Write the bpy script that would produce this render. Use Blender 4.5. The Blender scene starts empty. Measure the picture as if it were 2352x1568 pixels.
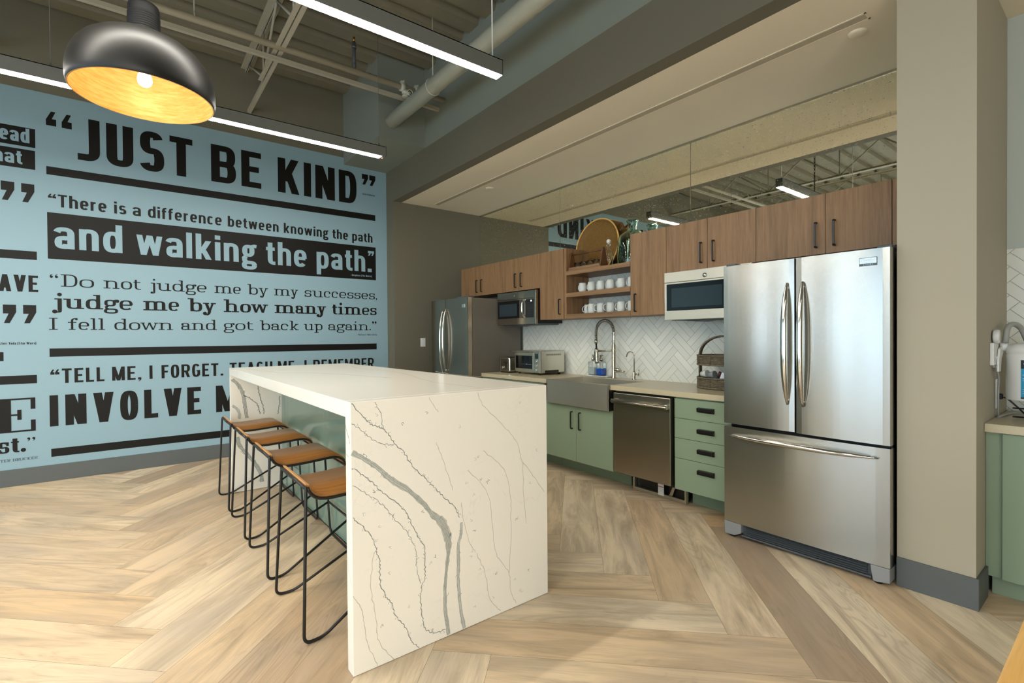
import bpy, bmesh, math, random
from mathutils import Vector, Matrix
random.seed(7)
S = bpy.context.scene
COL = S.collection
PI = math.pi

# ------------------------------------------------------------------ camera
CAMP = Vector((6.39224, -4.18706, 1.34085))
yaw, pit, rol = math.radians(37.7612), math.radians(-0.58143), math.radians(-0.46482)
fw = Vector((-math.cos(yaw)*math.cos(pit), math.sin(yaw)*math.cos(pit), math.sin(pit)))
r0 = fw.cross(Vector((0, 0, 1))).normalized()
u0 = r0.cross(fw)
rr = r0*math.cos(rol) + u0*math.sin(rol)
uu = -r0*math.sin(rol) + u0*math.cos(rol)
cd = bpy.data.cameras.new('camera')
cd.sensor_width = 36.0
cd.lens = 1131.093/2352*36.0
cd.clip_start = 0.05
cam = bpy.data.objects.new('camera', cd)
cam.matrix_world = Matrix(((rr.x, uu.x, -fw.x, CAMP.x), (rr.y, uu.y, -fw.y, CAMP.y), (rr.z, uu.z, -fw.z, CAMP.z), (0, 0, 0, 1)))
COL.objects.link(cam)
S.camera = cam

# ------------------------------------------------------------------ light
S.view_settings.view_transform = 'Standard'
S.view_settings.look = 'None'
S.view_settings.gamma = 1.0
S.view_settings.exposure = 0.75
S.view_settings.use_curve_mapping = False
W = bpy.data.worlds.new('world')
S.world = W
W.use_nodes = True
W.node_tree.nodes['Background'].inputs[0].default_value = (0.55, 0.72, 0.95, 1)
W.node_tree.nodes['Background'].inputs[1].default_value = 1.0


def area(name, loc, rot, sx, sy, power, col):
    l = bpy.data.lights.new(name, 'AREA')
    l.shape = 'RECTANGLE'
    l.size, l.size_y, l.energy, l.color = sx, sy, power, col
    o = bpy.data.objects.new(name, l)
    o.location = loc
    o.rotation_euler = rot
    COL.objects.link(o)
    return o


XR, YB = 9.6, -9.1                                               # right and rear walls of the room
SKY = (0.60, 0.82, 1.0)
WINX = [(0.9, 1.5), (2.2, 3.2), (3.35, 4.6), (5.4, 6.9), (7.3, 8.8)]          # windows in the wall behind the camera
WZ0, WZ1 = 0.35, 2.6
for k, (a, b) in enumerate(WINX):
    area('daylight_and_fill', ((a+b)/2, -9.12, (WZ0+WZ1)/2), (PI/2, 0, 0), b-a, WZ1-WZ0, 23*(b-a)/1.5, SKY)
FILL_WINY = [(-8.3, -6.5), (-6.1, -4.3)]                # unseen right-hand windows, added to brighten the island end
for a, b in FILL_WINY:
    area('daylight_and_fill', (XR+0.12, (a+b)/2, 1.35), (PI/2, 0, PI/2), b-a, 2.1, 54, (1.0, 0.95, 0.86))  # warm fill light placed at the added right-hand openings
LED_STRENGTH = 43.0
LED_COL = (1.0, 0.95, 0.86)

# ------------------------------------------------------------------ materials


def lin(h):
    h = h.lstrip('#')
    out = []
    for i in (0, 2, 4):
        c = int(h[i:i+2], 16)/255
        out.append(c/12.92 if c <= 0.04045 else ((c+0.055)/1.055)**2.4)
    return tuple(out)


class NT:
    """small helper around a node tree"""

    def __init__(s, name):
        s.m = bpy.data.materials.new(name)
        s.m.use_nodes = True
        s.t = s.m.node_tree
        s.n = s.t.nodes
        s.b = s.n['Principled BSDF']

    def new(s, kind, **kw):
        x = s.n.new(kind)
        for k, v in kw.items():
            setattr(x, k, v)
        return x

    def link(s, a, b):
        s.t.links.new(a, b)

    def set(s, inp, v):
        i = s.b.inputs[inp]
        if hasattr(v, 'node'):
            s.link(v, i)
        else:
            i.default_value = v if not (isinstance(v, tuple) and len(v) == 3) else v + (1,)

    def coord(s, which='Object', scale=(1, 1, 1), rot=(0, 0, 0)):
        tc = s.new('ShaderNodeTexCoord')
        mp = s.new('ShaderNodeMapping')
        mp.inputs['Scale'].default_value = scale
        mp.inputs['Rotation'].default_value = rot
        s.link(tc.outputs[which], mp.inputs[0])
        return mp.outputs[0]

    def noise(s, vec, scale=5, detail=4, rough=0.55, dist=0.0):
        x = s.new('ShaderNodeTexNoise')
        s.link(vec, x.inputs['Vector'])
        x.inputs['Scale'].default_value = scale
        x.inputs['Detail'].default_value = detail
        x.inputs['Roughness'].default_value = rough
        x.inputs['Distortion'].default_value = dist
        return x.outputs['Fac']

    def ramp(s, fac, stops):
        x = s.new('ShaderNodeValToRGB')
        e = x.color_ramp.elements
        while len(e) < len(stops):
            e.new(0.5)
        for q, (p, c) in zip(e, stops):
            q.position = p
            q.color = c + (1,) if len(c) == 3 else c
        s.link(fac, x.inputs[0])
        return x.outputs[0]

    def mix(s, fac, a, b, mode='MIX'):
        x = s.new('ShaderNodeMix', data_type='RGBA', blend_type=mode)
        for i, v in ((0, fac), (6, a), (7, b)):
            if hasattr(v, 'node'):
                s.link(v, x.inputs[i])
            else:
                x.inputs[i].default_value = v if not (isinstance(v, tuple) and len(v) == 3) else v + (1,)
        return x.outputs[2]

    def math(s, op, a, b=0.0):
        x = s.new('ShaderNodeMath', operation=op)
        for i, v in ((0, a), (1, b)):
            if hasattr(v, 'node'):
                s.link(v, x.inputs[i])
            else:
                x.inputs[i].default_value = v
        return x.outputs[0]

    def bump(s, h, strength=0.1, dist=0.01):
        x = s.new('ShaderNodeBump')
        x.inputs['Strength'].default_value = strength
        x.inputs['Distance'].default_value = dist
        s.link(h, x.inputs['Height'])
        s.link(x.outputs[0], s.b.inputs['Normal'])


def plain(name, col, rough=0.5, metal=0.0, spec=0.5, bump=0.0, bscale=60, var=0.0):
    t = NT(name)
    c = lin(col) if isinstance(col, str) else col
    t.set('Base Color', c)
    t.set('Roughness', rough)
    t.set('Metallic', metal)
    t.set('Specular IOR Level', spec)
    if bump or var:
        f = t.noise(t.coord(), bscale, 3)
        if bump:
            t.bump(f, bump, 0.002)
        if var:
            t.set('Base Color', t.ramp(f, [(0.3, tuple(x*(1-var) for x in c)), (0.7, tuple(min(1, x*(1+var)) for x in c))]))
    return t.m


def wood(name, dark, light, axis='Z', rough=0.45, fine=1.0, spec=0.35):
    t = NT(name)
    sc = {'X': (0.6, 14, 14), 'Y': (14, 0.6, 14), 'Z': (14, 14, 0.6)}[axis]
    v = t.coord('Object', tuple(x*fine for x in sc))
    a = t.noise(v, 2.0, 6, 0.6, 0.6)
    v2 = t.coord('Object', tuple(x*fine*5 for x in sc))
    b = t.noise(v2, 3.0, 3, 0.6)
    f = t.math('ADD', t.math('MULTIPLY', a, 0.7), t.math('MULTIPLY', b, 0.3))
    t.set('Base Color', t.ramp(f, [(0.33, lin(dark)), (0.66, lin(light))]))
    t.set('Roughness', rough)
    t.set('Specular IOR Level', spec)
    t.bump(b, 0.08, 0.002)
    return t.m


def steel(name, col, rough=0.3, axis='X', aniso=0.8, bump=0.006):
    t = NT(name)
    t.set('Base Color', lin(col))
    t.set('Metallic', 1.0)
    sc = {'X': (1.5, 300, 300), 'Z': (300, 300, 1.5)}[axis]
    f = t.noise(t.coord('Object', sc), 1.0, 2)
    t.link(t.ramp(f, [(0.3, (rough*0.95,)*3), (0.7, (rough*1.05,)*3)]), t.b.inputs['Roughness'])
    t.set('Anisotropic', aniso)
    t.set('Anisotropic Rotation', 0.25 if axis == 'X' else 0.0)
    tg = t.new('ShaderNodeTangent', direction_type='RADIAL', axis='Z')
    t.link(tg.outputs[0], t.b.inputs['Tangent'])
    t.bump(f, bump, 0.001)
    return t.m


def glass(name, col, rough=0.0, ior=1.45):
    t = NT(name)
    t.set('Base Color', lin(col))
    t.set('Roughness', rough)
    t.set('Transmission Weight', 1.0)
    t.set('IOR', ior)
    return t.m


def emis(name, col, strength):
    t = NT(name)
    t.set('Base Color', (0.8, 0.8, 0.8))
    t.set('Emission Color', col)
    t.set('Emission Strength', strength)
    return t.m


M = {}
# floor planks: UV is metres along / across each plank, colour attribute carries the plank's own tone
t = NT('oak_planks')
uv = t.new('ShaderNodeUVMap')
at = t.new('ShaderNodeAttribute', attribute_name='tone')
sep = t.new('ShaderNodeSeparateColor')
t.link(at.outputs['Color'], sep.inputs[0])


def mp(vec, sc):
    x = t.new('ShaderNodeMapping')
    x.inputs['Scale'].default_value = sc
    t.link(vec, x.inputs[0])
    return x.outputs[0]


g1 = t.noise(mp(uv.outputs[0], (0.8, 5.5, 1)), 1.6, 6, 0.6, 1.2)
g2 = t.noise(mp(uv.outputs[0], (3, 90, 1)), 1.5, 4, 0.6)
g3 = t.noise(mp(uv.outputs[0], (1.1, 2.6, 1)), 1.3, 3, 0.5)
saw = t.new('ShaderNodeTexWave', wave_type='BANDS', bands_direction='X')
t.link(mp(uv.outputs[0], (5.5, 0.6, 1)), saw.inputs['Vector'])
saw.inputs['Scale'].default_value = 1.0
saw.inputs['Distortion'].default_value = 1.5
cn = t.noise(mp(uv.outputs[0], (0.55, 3.6, 1)), 1.3, 2, 0.45, 0.4)
ringf = t.ramp(t.math('SINE', t.math('MULTIPLY', cn, 150.0)), [(0.2, (0, 0, 0)), (0.95, (1, 1, 1))])
cmask = t.ramp(t.noise(mp(uv.outputs[0], (0.8, 2.0, 1)), 1.1, 2), [(0.48, (0, 0, 0)), (0.62, (1, 1, 1))])
ringf = t.math('MULTIPLY', ringf, cmask)
knot = t.ramp(t.noise(mp(uv.outputs[0], (1.5, 3.5, 1)), 2.0, 5, 0.65, 0.8), [(0.60, (0, 0, 0)), (0.74, (1, 1, 1))])
tone = t.ramp(sep.outputs[0], [(0.0, lin('#a8937b')), (0.2, lin('#c5a987')), (0.45, lin('#dfc6a2')), (0.75, lin('#e6d6ba')), (1.0, lin('#cfac7f'))])
c = t.mix(t.ramp(g1, [(0.42, (0, 0, 0)), (0.68, (0.75,)*3)]), tone, lin('#9a866c'))
c = t.mix(t.math('MULTIPLY', t.ramp(g3, [(0.45, (0, 0, 0)), (0.75, (1, 1, 1))]), 0.5), c, lin('#a2978a'))
c = t.mix(t.math('MULTIPLY', t.ramp(g2, [(0.5, (0, 0, 0)), (0.8, (1, 1, 1))]), 0.22), c, lin('#735e43'))
c = t.mix(t.math('MULTIPLY', ringf, 0.20), c, lin('#75614a'))
c = t.mix(t.math('MULTIPLY', knot, 0.40), c, lin('#7c6a58'))
c = t.mix(t.math('MULTIPLY', t.math('MULTIPLY', saw.outputs[1], sep.outputs[1]), 0.0), c, lin('#7d6546'))
t.set('Base Color', c)
t.set('Roughness', 0.42)
t.set('Specular IOR Level', 0.35)
t.bump(g2, 0.06, 0.001)
M['floor'] = t.m
M['gap'] = plain('plank_joint', '#6d5a44', 0.8)

M['beige'] = plain('beige_wall_paint', '#716e5c', 0.75, bump=0.03, bscale=180)
M['taupe'] = plain('taupe_wall_paint', '#6a6656', 0.75, bump=0.03, bscale=180)
M['pillar'] = plain('greige_wall_paint', '#a8a18d', 0.7, bump=0.03, bscale=180)
M['soffit'] = plain('cream_ceiling_paint', '#e8dec6', 0.8, bump=0.02, bscale=180)
M['slot'] = plain('slot_paint', '#b7ad95', 0.8)
M['white_wall'] = plain('pale_wall_paint', '#7f857b', 0.75, bump=0.02, bscale=180)
M['nook_wall'] = plain('pale_nook_paint', '#b6beb6', 0.75, bump=0.02, bscale=180)
M['deck'] = plain('painted_steel_deck', '#77725f', 0.6, var=0.05, bscale=8)
M['joist'] = plain('painted_joist_steel', '#a8a28f', 0.55)
M['baseboard'] = plain('slate_grey_rubber', '#575c5b', 0.55)
M['mural'] = plain('pale_blue_vinyl', '#8ba8b3', 0.5, spec=0.25)
M['ink'] = plain('black_vinyl', '#0f0d09', 0.5, spec=0.25)
M['paleink'] = plain('pale_blue_lettering', '#8ba8b3', 0.5, spec=0.25)
M['walnut'] = wood('walnut_laminate', '#6e5438', '#987552', 'Z')
M['walnut_x'] = wood('walnut_laminate_level', '#6e5438', '#987552', 'X')
M['green'] = plain('sage_green_laminate', '#82937a', 0.42, spec=0.35)
M['green_gloss'] = plain('glossy_sage_panel', '#7d9585', 0.12, spec=0.6)
M['black'] = plain('black_metal', '#12100e', 0.38, spec=0.5)
M['black_plastic'] = plain('black_plastic', '#0d0d0d', 0.35)
M['steel'] = steel('brushed_stainless', '#b3b2ab', 0.25)
M['steel_sink'] = steel('satin_stainless', '#c8c3b5', 0.42)
M['steel_dark'] = steel('dark_brushed_stainless', '#a59c8d', 0.26)
M['steel_bright'] = steel('light_brushed_stainless', '#cfccbf', 0.36)
M['chrome'] = plain('polished_chrome', '#d6d4cc', 0.12, metal=1.0)
M['nickel'] = plain('brushed_nickel', '#b9b5a8', 0.25, metal=1.0)
M['grey_plastic'] = plain('grey_plastic', '#8b8e8e', 0.45)
M['grille'] = plain('dark_grille_plastic', '#4d5256', 0.5)
M['fridge_side'] = plain('grey_painted_steel', '#6d675c', 0.45)
M['counter'] = plain('taupe_quartz', '#bdb294', 0.28, var=0.03, bscale=90)
M['grout'] = plain('grey_grout', '#999d97', 0.85)
M['white_plastic'] = plain('white_plastic', '#dfe0dc', 0.35)
M['mug'] = plain('white_glazed_ceramic', '#c9cdc6', 0.16)
M['wicker'] = plain('grey_brown_wicker', '#6b604c', 0.7, var=0.35, bscale=45)
M['lampshade'] = plain('black_spun_metal', '#1c1b18', 0.42, metal=0.35)
M['black_rubber'] = plain('matt_black_collar', '#0c0c0c', 0.65, spec=0.25)
M['pipe'] = plain('painted_white_pipe', '#bdbcab', 0.45)
M['label_blue'] = plain('cyan_label', '#1b93bd', 0.4)
M['label_white'] = plain('white_print', '#d8e2e4', 0.5)
M['red_led'] = emis('red_indicator', (1, 0.05, 0.02), 4)
M['cable_grey'] = plain('grey_cable', '#9a9b95', 0.45)
M['brass'] = plain('brass', '#c79a3e', 0.25, metal=1.0)
M['dark_glass'] = plain('black_oven_glass', '#060809', 0.06, spec=0.5)
M['inner_glass'] = plain('oven_window_mesh', '#27343a', 0.12, spec=0.5)
M['honey'] = wood('honey_pine', '#d09a4c', '#eabf74', 'Y', 0.35)
M['stool_wood'] = wood('bent_walnut_ply', '#7d4f22', '#a9743a', 'Y', 0.3, 1.2, 0.5)
M['ply_edge'] = wood('ply_edge', '#b98a58', '#d3a672', 'X', 0.5)
M['dark_wood'] = wood('dark_stained_wood', '#4a2c18', '#6d4526', 'Z', 0.45)
M['glass'] = glass('clear_glass', '#f8fbfa', 0.0, 1.3)
M['green_glass'] = glass('green_bottle_glass', '#d8eee2')
M['cork'] = plain('white_stopper', '#e6e4da', 0.4)
M['white_twig'] = plain('white_twig', '#f0f0e8', 0.6)
M['blue_soap'] = plain('blue_dish_soap', '#0c55c4', 0.15)
M['clear_soap'] = plain('clear_hand_soap', '#d3dcd8', 0.15)
M['napkin'] = plain('white_paper', '#dfe4ea', 0.7)
M['led'] = emis('led_diffuser', LED_COL, LED_STRENGTH)
M['bulb'] = emis('warm_bulb', (1.0, 0.72, 0.42), 33)
M['housing'] = plain('grey_aluminium_housing', '#6c6e68', 0.5)
M['stain'] = plain('brown_label_bit', '#5a3530', 0.6)
M['tag_silver'] = plain('silver_badge', '#b9c4c6', 0.3, metal=0.8)
M['tag_dark'] = plain('badge_border', '#4c5755', 0.35, metal=0.6)
M['red_print'] = plain('red_print', '#b0282a', 0.5)
M['display'] = emis('clock_digits', (0.75, 0.95, 1.0), 1.5)

t = NT('glazed_white_tile')
at = t.new('ShaderNodeAttribute', attribute_name='tone')
t.set('Base Color', t.mix(at.outputs['Fac'], lin('#d9dbd0'), lin('#e9e9de')))
t.set('Roughness', 0.22)
t.bump(t.noise(t.coord(), 18, 2), 0.08, 0.004)
M['tile'] = t.m

# gold leaf inside of the lamp shade
t = NT('gold_leaf_lining')
f = t.noise(t.coord('Object', (4, 4, 26)), 3, 5, 0.6)
t.set('Base Color', t.ramp(f, [(0.3, lin('#d59f52')), (0.7, lin('#efc98c'))]))
t.set('Roughness', 0.45)
t.set('Metallic', 0.1)
M['gold'] = t.m

# antique mirror with foxing specks
t = NT('antique_mirror')
v = t.coord()
sp = t.ramp(t.noise(v, 80, 3, 0.6), [(0.0, (0, 0, 0)), (0.61, (0, 0, 0)), (0.70, (1, 1, 1))])
cl = t.noise(v, 2.0, 3)
sp = t.math('MULTIPLY', sp, t.ramp(cl, [(0.3, (0.15,)*3), (0.7, (1, 1, 1))]))
t.set('Base Color', t.mix(sp, lin('#faf7e4'), lin('#241c10')))
t.link(t.math('SUBTRACT', 1.0, sp), t.b.inputs['Metallic'])
t.set('Specular IOR Level', 0.05)
t.link(t.math('ADD', 0.015, t.math('MULTIPLY', sp, 0.0)), t.b.inputs['Roughness'])
M['mirror'] = t.m

# white quartz with faint clouding; the drawn veins are inlaid in the slabs
t = NT('white_quartz')
v = t.coord('Object', (1, 1, 1))
n1 = t.noise(v, 2.2, 5, 0.6, 1.5)
vein = t.ramp(n1, [(0.492, (0, 0, 0)), (0.5, (1, 1, 1)), (0.508, (0, 0, 0))])
msk = t.ramp(t.noise(v, 1.2, 2), [(0.45, (0, 0, 0)), (0.7, (1, 1, 1))])
t.set('Base Color', t.mix(t.math('MULTIPLY', t.math('MULTIPLY', vein, msk), 0.12), lin('#efeadc'), lin('#8d8f88')))
t.set('Roughness', 0.16)
M['quartz'] = t.m
M['vein'] = plain('grey_vein', '#bcbdb2', 0.2, var=0.12, bscale=60)
M['vein_dark'] = plain('dark_vein', '#8d918a', 0.2, var=0.2, bscale=70)
M['vein_faint'] = plain('faint_vein', '#c3c1b4', 0.2)

# coiled seagrass tray
t = NT('coiled_seagrass')
v = t.coord('Object', (1, 1, 1))
w = t.new('ShaderNodeTexWave', wave_type='RINGS', rings_direction='Y')
t.link(v, w.inputs['Vector'])
w.inputs['Scale'].default_value = 46
w.inputs['Distortion'].default_value = 1.2
f = t.math('ADD', t.math('MULTIPLY', w.outputs[1], 0.55), t.math('MULTIPLY', t.noise(v, 60, 3), 0.6))
t.set('Base Color', t.ramp(f, [(0.25, lin('#563a16')), (0.8, lin('#96702f'))]))
t.set('Roughness', 0.6)
t.bump(w.outputs[1], 0.4, 0.004)
M['seagrass'] = t.m

# ------------------------------------------------------------------ mesh building


class MB:
    """collects shapes in world coordinates, then becomes ONE mesh object"""

    def __init__(s):
        s.bm = bmesh.new()
        s.smooth = []

    def _xf(s, vs, mat):
        if mat is not None:
            for v in vs:
                v.co = mat @ v.co

    def box(s, x0, x1, y0, y1, z0, z1, bev=0.0, seg=2, mat=None, mi=0):
        tb = bmesh.new()
        vs = [tb.verts.new((x, y, z)) for x in (x0, x1) for y in (y0, y1) for z in (z0, z1)]
        for f in ((0, 1, 3, 2), (4, 6, 7, 5), (0, 4, 5, 1), (2, 3, 7, 6), (0, 2, 6, 4), (1, 5, 7, 3)):
            tb.faces.new([vs[i] for i in f])
        if bev:
            bmesh.ops.bevel(tb, geom=list(tb.edges), offset=bev, segments=seg, profile=0.5, affect='EDGES')
        bmesh.ops.recalc_face_normals(tb, faces=tb.faces)
        s.add(tb, mat, mi)
        return s

    def add(s, tb, mat=None, mi=0):
        mp_ = {}
        for v in tb.verts:
            mp_[v] = s.bm.verts.new(mat @ v.co if mat is not None else v.co)
        for f in tb.faces:
            try:
                nf = s.bm.faces.new([mp_[v] for v in f.verts])
                nf.material_index = mi
                nf.smooth = f.smooth
            except ValueError:
                pass
        tb.free()

    def poly(s, pts, mi=0):
        f = s.bm.faces.new([s.bm.verts.new(p) for p in pts])
        f.material_index = mi
        return f

    def tube(s, pts, r, n=10, closed=False, mi=0, caps=True, flat=None):
        """round bar along a polyline; r may be a list; flat=(ru, rv) for an oval section"""
        pts = [Vector(p) for p in pts]
        N = len(pts)
        rs = r if isinstance(r, (list, tuple)) else [r]*N
        up = Vector((0, 0, 1))
        prev = None
        rings = []
        for i in range(N):
            if closed:
                d = (pts[(i+1) % N]-pts[i-1]).normalized()
            else:
                d = (pts[min(i+1, N-1)]-pts[max(i-1, 0)]).normalized()
            if prev is None:
                a = up if abs(d.z) < 0.9 else Vector((1, 0, 0))
                u = d.cross(a).normalized()
            else:
                u = (prev - d*prev.dot(d)).normalized()
            prev = u
            v = d.cross(u)
            k = rs[i]
            fu, fv = flat if flat else (1, 1)
            rings.append([s.bm.verts.new(pts[i]+u*(math.cos(2*PI*j/n)*k*fu)+v*(math.sin(2*PI*j/n)*k*fv)) for j in range(n)])
        rng = range(N) if closed else range(N-1)
        for i in rng:
            A, B = rings[i], rings[(i+1) % N]
            for j in range(n):
                f = s.bm.faces.new((A[j], A[(j+1) % n], B[(j+1) % n], B[j]))
                f.smooth = True
                f.material_index = mi
        if caps and not closed:
            s.bm.faces.new(rings[0][::-1]).material_index = mi
            s.bm.faces.new(rings[-1]).material_index = mi
        return s

    def cyl(s, c, r, h, n=24, axis='Z', r2=None, mi=0):
        ax = {'X': Vector((1, 0, 0)), 'Y': Vector((0, 1, 0)), 'Z': Vector((0, 0, 1))}[axis]
        c = Vector(c)
        return s.tube([c, c+ax*h], [r, r if r2 is None else r2], n, mi=mi)

    def lathe(s, prof, c, n=32, mi=0, axis='Z', sq=None):
        """prof: (radius, height) pairs"""
        c = Vector(c)
        rings = []
        for (r, z) in prof:
            ring = []
            for j in range(n):
                a = 2*PI*j/n
                x, y = r*math.cos(a), r*math.sin(a)
                if axis == 'Z':
                    p = Vector((x, y, z))
                elif axis == 'Y':
                    p = Vector((x, z, y))
                else:
                    p = Vector((z, x, y))
                ring.append(s.bm.verts.new(c+p))
            rings.append(ring)
        for A, B in zip(rings, rings[1:]):
            for j in range(n):
                f = s.bm.faces.new((A[j], A[(j+1) % n], B[(j+1) % n], B[j]))
                f.smooth = True
                f.material_index = mi
        if prof[0][0] > 1e-6:
            pass
        return s

    def disc(s, c, r, axis='Z', n=24, mi=0):
        c = Vector(c)
        pts = []
        for j in range(n):
            a = 2*PI*j/n
            x, y = r*math.cos(a), r*math.sin(a)
            pts.append(c + (Vector((x, y, 0)) if axis == 'Z' else Vector((x, 0, y)) if axis == 'Y' else Vector((0, x, y))))
        s.poly(pts, mi)
        return s

    def prism(s, pts, axis, a, b, mi=0, bev=0):
        """2-D outline extruded along an axis"""
        tb = bmesh.new()

        def P(p, q):
            return {'X': (q, p[0], p[1]), 'Y': (p[0], q, p[1]), 'Z': (p[0], p[1], q)}[axis]
        A = [tb.verts.new(P(p, a)) for p in pts]
        B = [tb.verts.new(P(p, b)) for p in pts]
        n = len(pts)
        tb.faces.new(A)
        tb.faces.new(B[::-1])
        for i in range(n):
            tb.faces.new((A[i], A[(i+1) % n], B[(i+1) % n], B[i]))
        if bev:
            bmesh.ops.bevel(tb, geom=list(tb.edges), offset=bev, segments=2, profile=0.5, affect='EDGES')
        bmesh.ops.recalc_face_normals(tb, faces=tb.faces)
        s.add(tb, None, mi)
        return s

    def sweep(s, prof, x0, x1, thick, mi=0):
        """(y,z) open profile with thickness, extruded along x"""
        pr = [Vector((0, a, b)) for a, b in prof]
        N = len(pr)
        nor = []
        for i in range(N):
            d = (pr[min(i+1, N-1)]-pr[max(i-1, 0)]).normalized()
            nor.append(Vector((0, -d.z, d.y)))
        top = [(p+n*thick/2) for p, n in zip(pr, nor)]
        bot = [(p-n*thick/2) for p, n in zip(pr, nor)]
        rows = []
        for x in (x0, x1):
            rows.append(([s.bm.verts.new((x, p.y, p.z)) for p in top], [s.bm.verts.new((x, p.y, p.z)) for p in bot]))
        (T0, B0), (T1, B1) = rows
        for i in range(N-1):
            for q in ((T0[i], T0[i+1], T1[i+1], T1[i]), (B0[i], B1[i], B1[i+1], B0[i+1])):
                f = s.bm.faces.new(q)
                f.smooth = True
                f.material_index = mi
            s.bm.faces.new((T0[i], B0[i], B0[i+1], T0[i+1])).material_index = mi
            s.bm.faces.new((T1[i], T1[i+1], B1[i+1], B1[i])).material_index = mi
        s.bm.faces.new((T0[0], T1[0], B1[0], B0[0])).material_index = mi
        s.bm.faces.new((T0[-1], B0[-1], B1[-1], T1[-1])).material_index = mi
        return s

    def build(s, name, mats, parent=None, recalc=True):
        if recalc:
            bmesh.ops.recalc_face_normals(s.bm, faces=s.bm.faces)
        off = Vector((0, 0, 0))
        q = parent
        while q is not None:
            off += q.location
            q = q.parent
        me = bpy.data.meshes.new(name)
        loc = Vector((0, 0, 0))
        if parent is None and s.bm.verts:
            xs = [v.co for v in s.bm.verts]
            lo = [min(c[i] for c in xs) for i in range(3)]
            hi = [max(c[i] for c in xs) for i in range(3)]
            loc = Vector(((lo[0]+hi[0])/2, (lo[1]+hi[1])/2, lo[2]))
            off = loc
        for v in s.bm.verts:
            v.co -= off
        s.bm.to_mesh(me)
        s.bm.free()
        for m in (mats if isinstance(mats, (list, tuple)) else [mats]):
            me.materials.append(M[m] if isinstance(m, str) else m)
        o = bpy.data.objects.new(name, me)
        o.location = loc
        COL.objects.link(o)
        if parent is not None:
            o.parent = parent
        return o


def tag(o, label=None, cat=None, group=None, kind=None):
    for k, v in (('label', label), ('category', cat), ('group', group), ('kind', kind)):
        if v:
            o[k] = v
    return o


def thing(name, label, cat, loc, group=None):
    o = bpy.data.objects.new(name, None)
    o.empty_display_size = 0.05
    o.location = loc
    COL.objects.link(o)
    return tag(o, label, cat, group)


def struct(name, mb, mat, parent=None):
    o = mb.build(name, mat, parent)
    o['kind'] = 'structure'
    return o


def dup(root, delta, label=None, rz=None):
    r = root.copy()
    COL.objects.link(r)
    r.location = root.location + Vector(delta)
    if label:
        r['label'] = label
    if rz is not None:
        r.rotation_euler = (0, 0, rz)
    for ch in list(root.children):
        c_ = ch.copy()
        COL.objects.link(c_)
        c_.parent = r
        for g in ch.children:
            d = g.copy()
            COL.objects.link(d)
            d.parent = c_
    return r


def arc(c, r, a0, a1, n, plane='YZ', rb=None):
    """points on an arc, angles in degrees"""
    rb = r if rb is None else rb
    out = []
    for i in range(n+1):
        a = math.radians(a0+(a1-a0)*i/n)
        u, v = r*math.cos(a), rb*math.sin(a)
        c_ = Vector(c)
        out.append(c_ + (Vector((0, u, v)) if plane == 'YZ' else Vector((u, 0, v)) if plane == 'XZ' else Vector((u, v, 0))))
    return out


def fillet(pts, rad, n=5):
    """round the inner corners of a polyline"""
    pts = [Vector(p) for p in pts]
    out = [pts[0]]
    for a, b, c_ in zip(pts, pts[1:], pts[2:]):
        d1, d2 = (a-b), (c_-b)
        k = min(rad, d1.length*0.48, d2.length*0.48)
        p, q = b+d1.normalized()*k, b+d2.normalized()*k
        for i in range(n+1):
            s_ = i/n
            out.append(p*(1-s_)**2 + b*2*s_*(1-s_) + q*s_**2)
    out.append(pts[-1])
    return out


def herringbone(x0, x1, y0, y1, O, ua, ub, L, Wd, strips, gap, inset=0.0):
    """tiles of a herringbone clipped to a rectangle: lists of ([(x, y)...], along, across, id)"""
    tiles = []
    ua, ub, O = Vector(ua), Vector(ub), Vector(O)
    R = int((abs(x1-x0)+abs(y1-y0))/Wd*1.2)+8
    for i in range(-R, R):
        for j in range(-R, R):
            base = O + (ua+ub)*(i*Wd) + (ua-ub)*(j*L)
            if not (x0-2*L-Wd < base.x < x1+2*L+Wd and y0-2*L-Wd < base.y < y1+2*L+Wd):
                continue
            for kind in (0, 1):
                for s_ in range(strips):
                    w = Wd/strips
                    if kind == 0:
                        a0, b0, A, B = 0, s_*w, ua, ub
                        o = base + ub*b0
                    else:
                        o = base + ua*(L+s_*w) + ub*(Wd-L)
                        A, B = ub, ua
                    g = gap/2
                    q = [(g, g), (L-g, g), (L-g, w-g), (g, w-g)]
                    pts = [o + A*a + B*b for a, b in q]
                    if max(p.x for p in pts) < x0 or min(p.x for p in pts) > x1 or max(p.y for p in pts) < y0 or min(p.y for p in pts) > y1:
                        continue
                    tiles.append((pts, q))
    return tiles


def clip(poly, x0, x1, y0, y1):
    """clip [(pt2, uv2)] polygon to a rectangle"""
    def cut(P, ax, lim, sign):
        out = []
        for (p, u), (q, w) in zip(P, P[1:]+P[:1]):
            dp, dq = sign*(p[ax]-lim), sign*(q[ax]-lim)
            if dp >= 0:
                out.append((p, u))
            if (dp >= 0) != (dq >= 0):
                s_ = dp/(dp-dq)
                out.append((p.lerp(q, s_), u.lerp(w, s_)))
        return out
    for ax, lim, sg in ((0, x0, 1), (0, x1, -1), (1, y0, 1), (1, y1, -1)):
        if len(poly) < 3:
            return []
        poly = cut(poly, ax, lim, sg)
    return poly if len(poly) >= 3 else []


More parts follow.
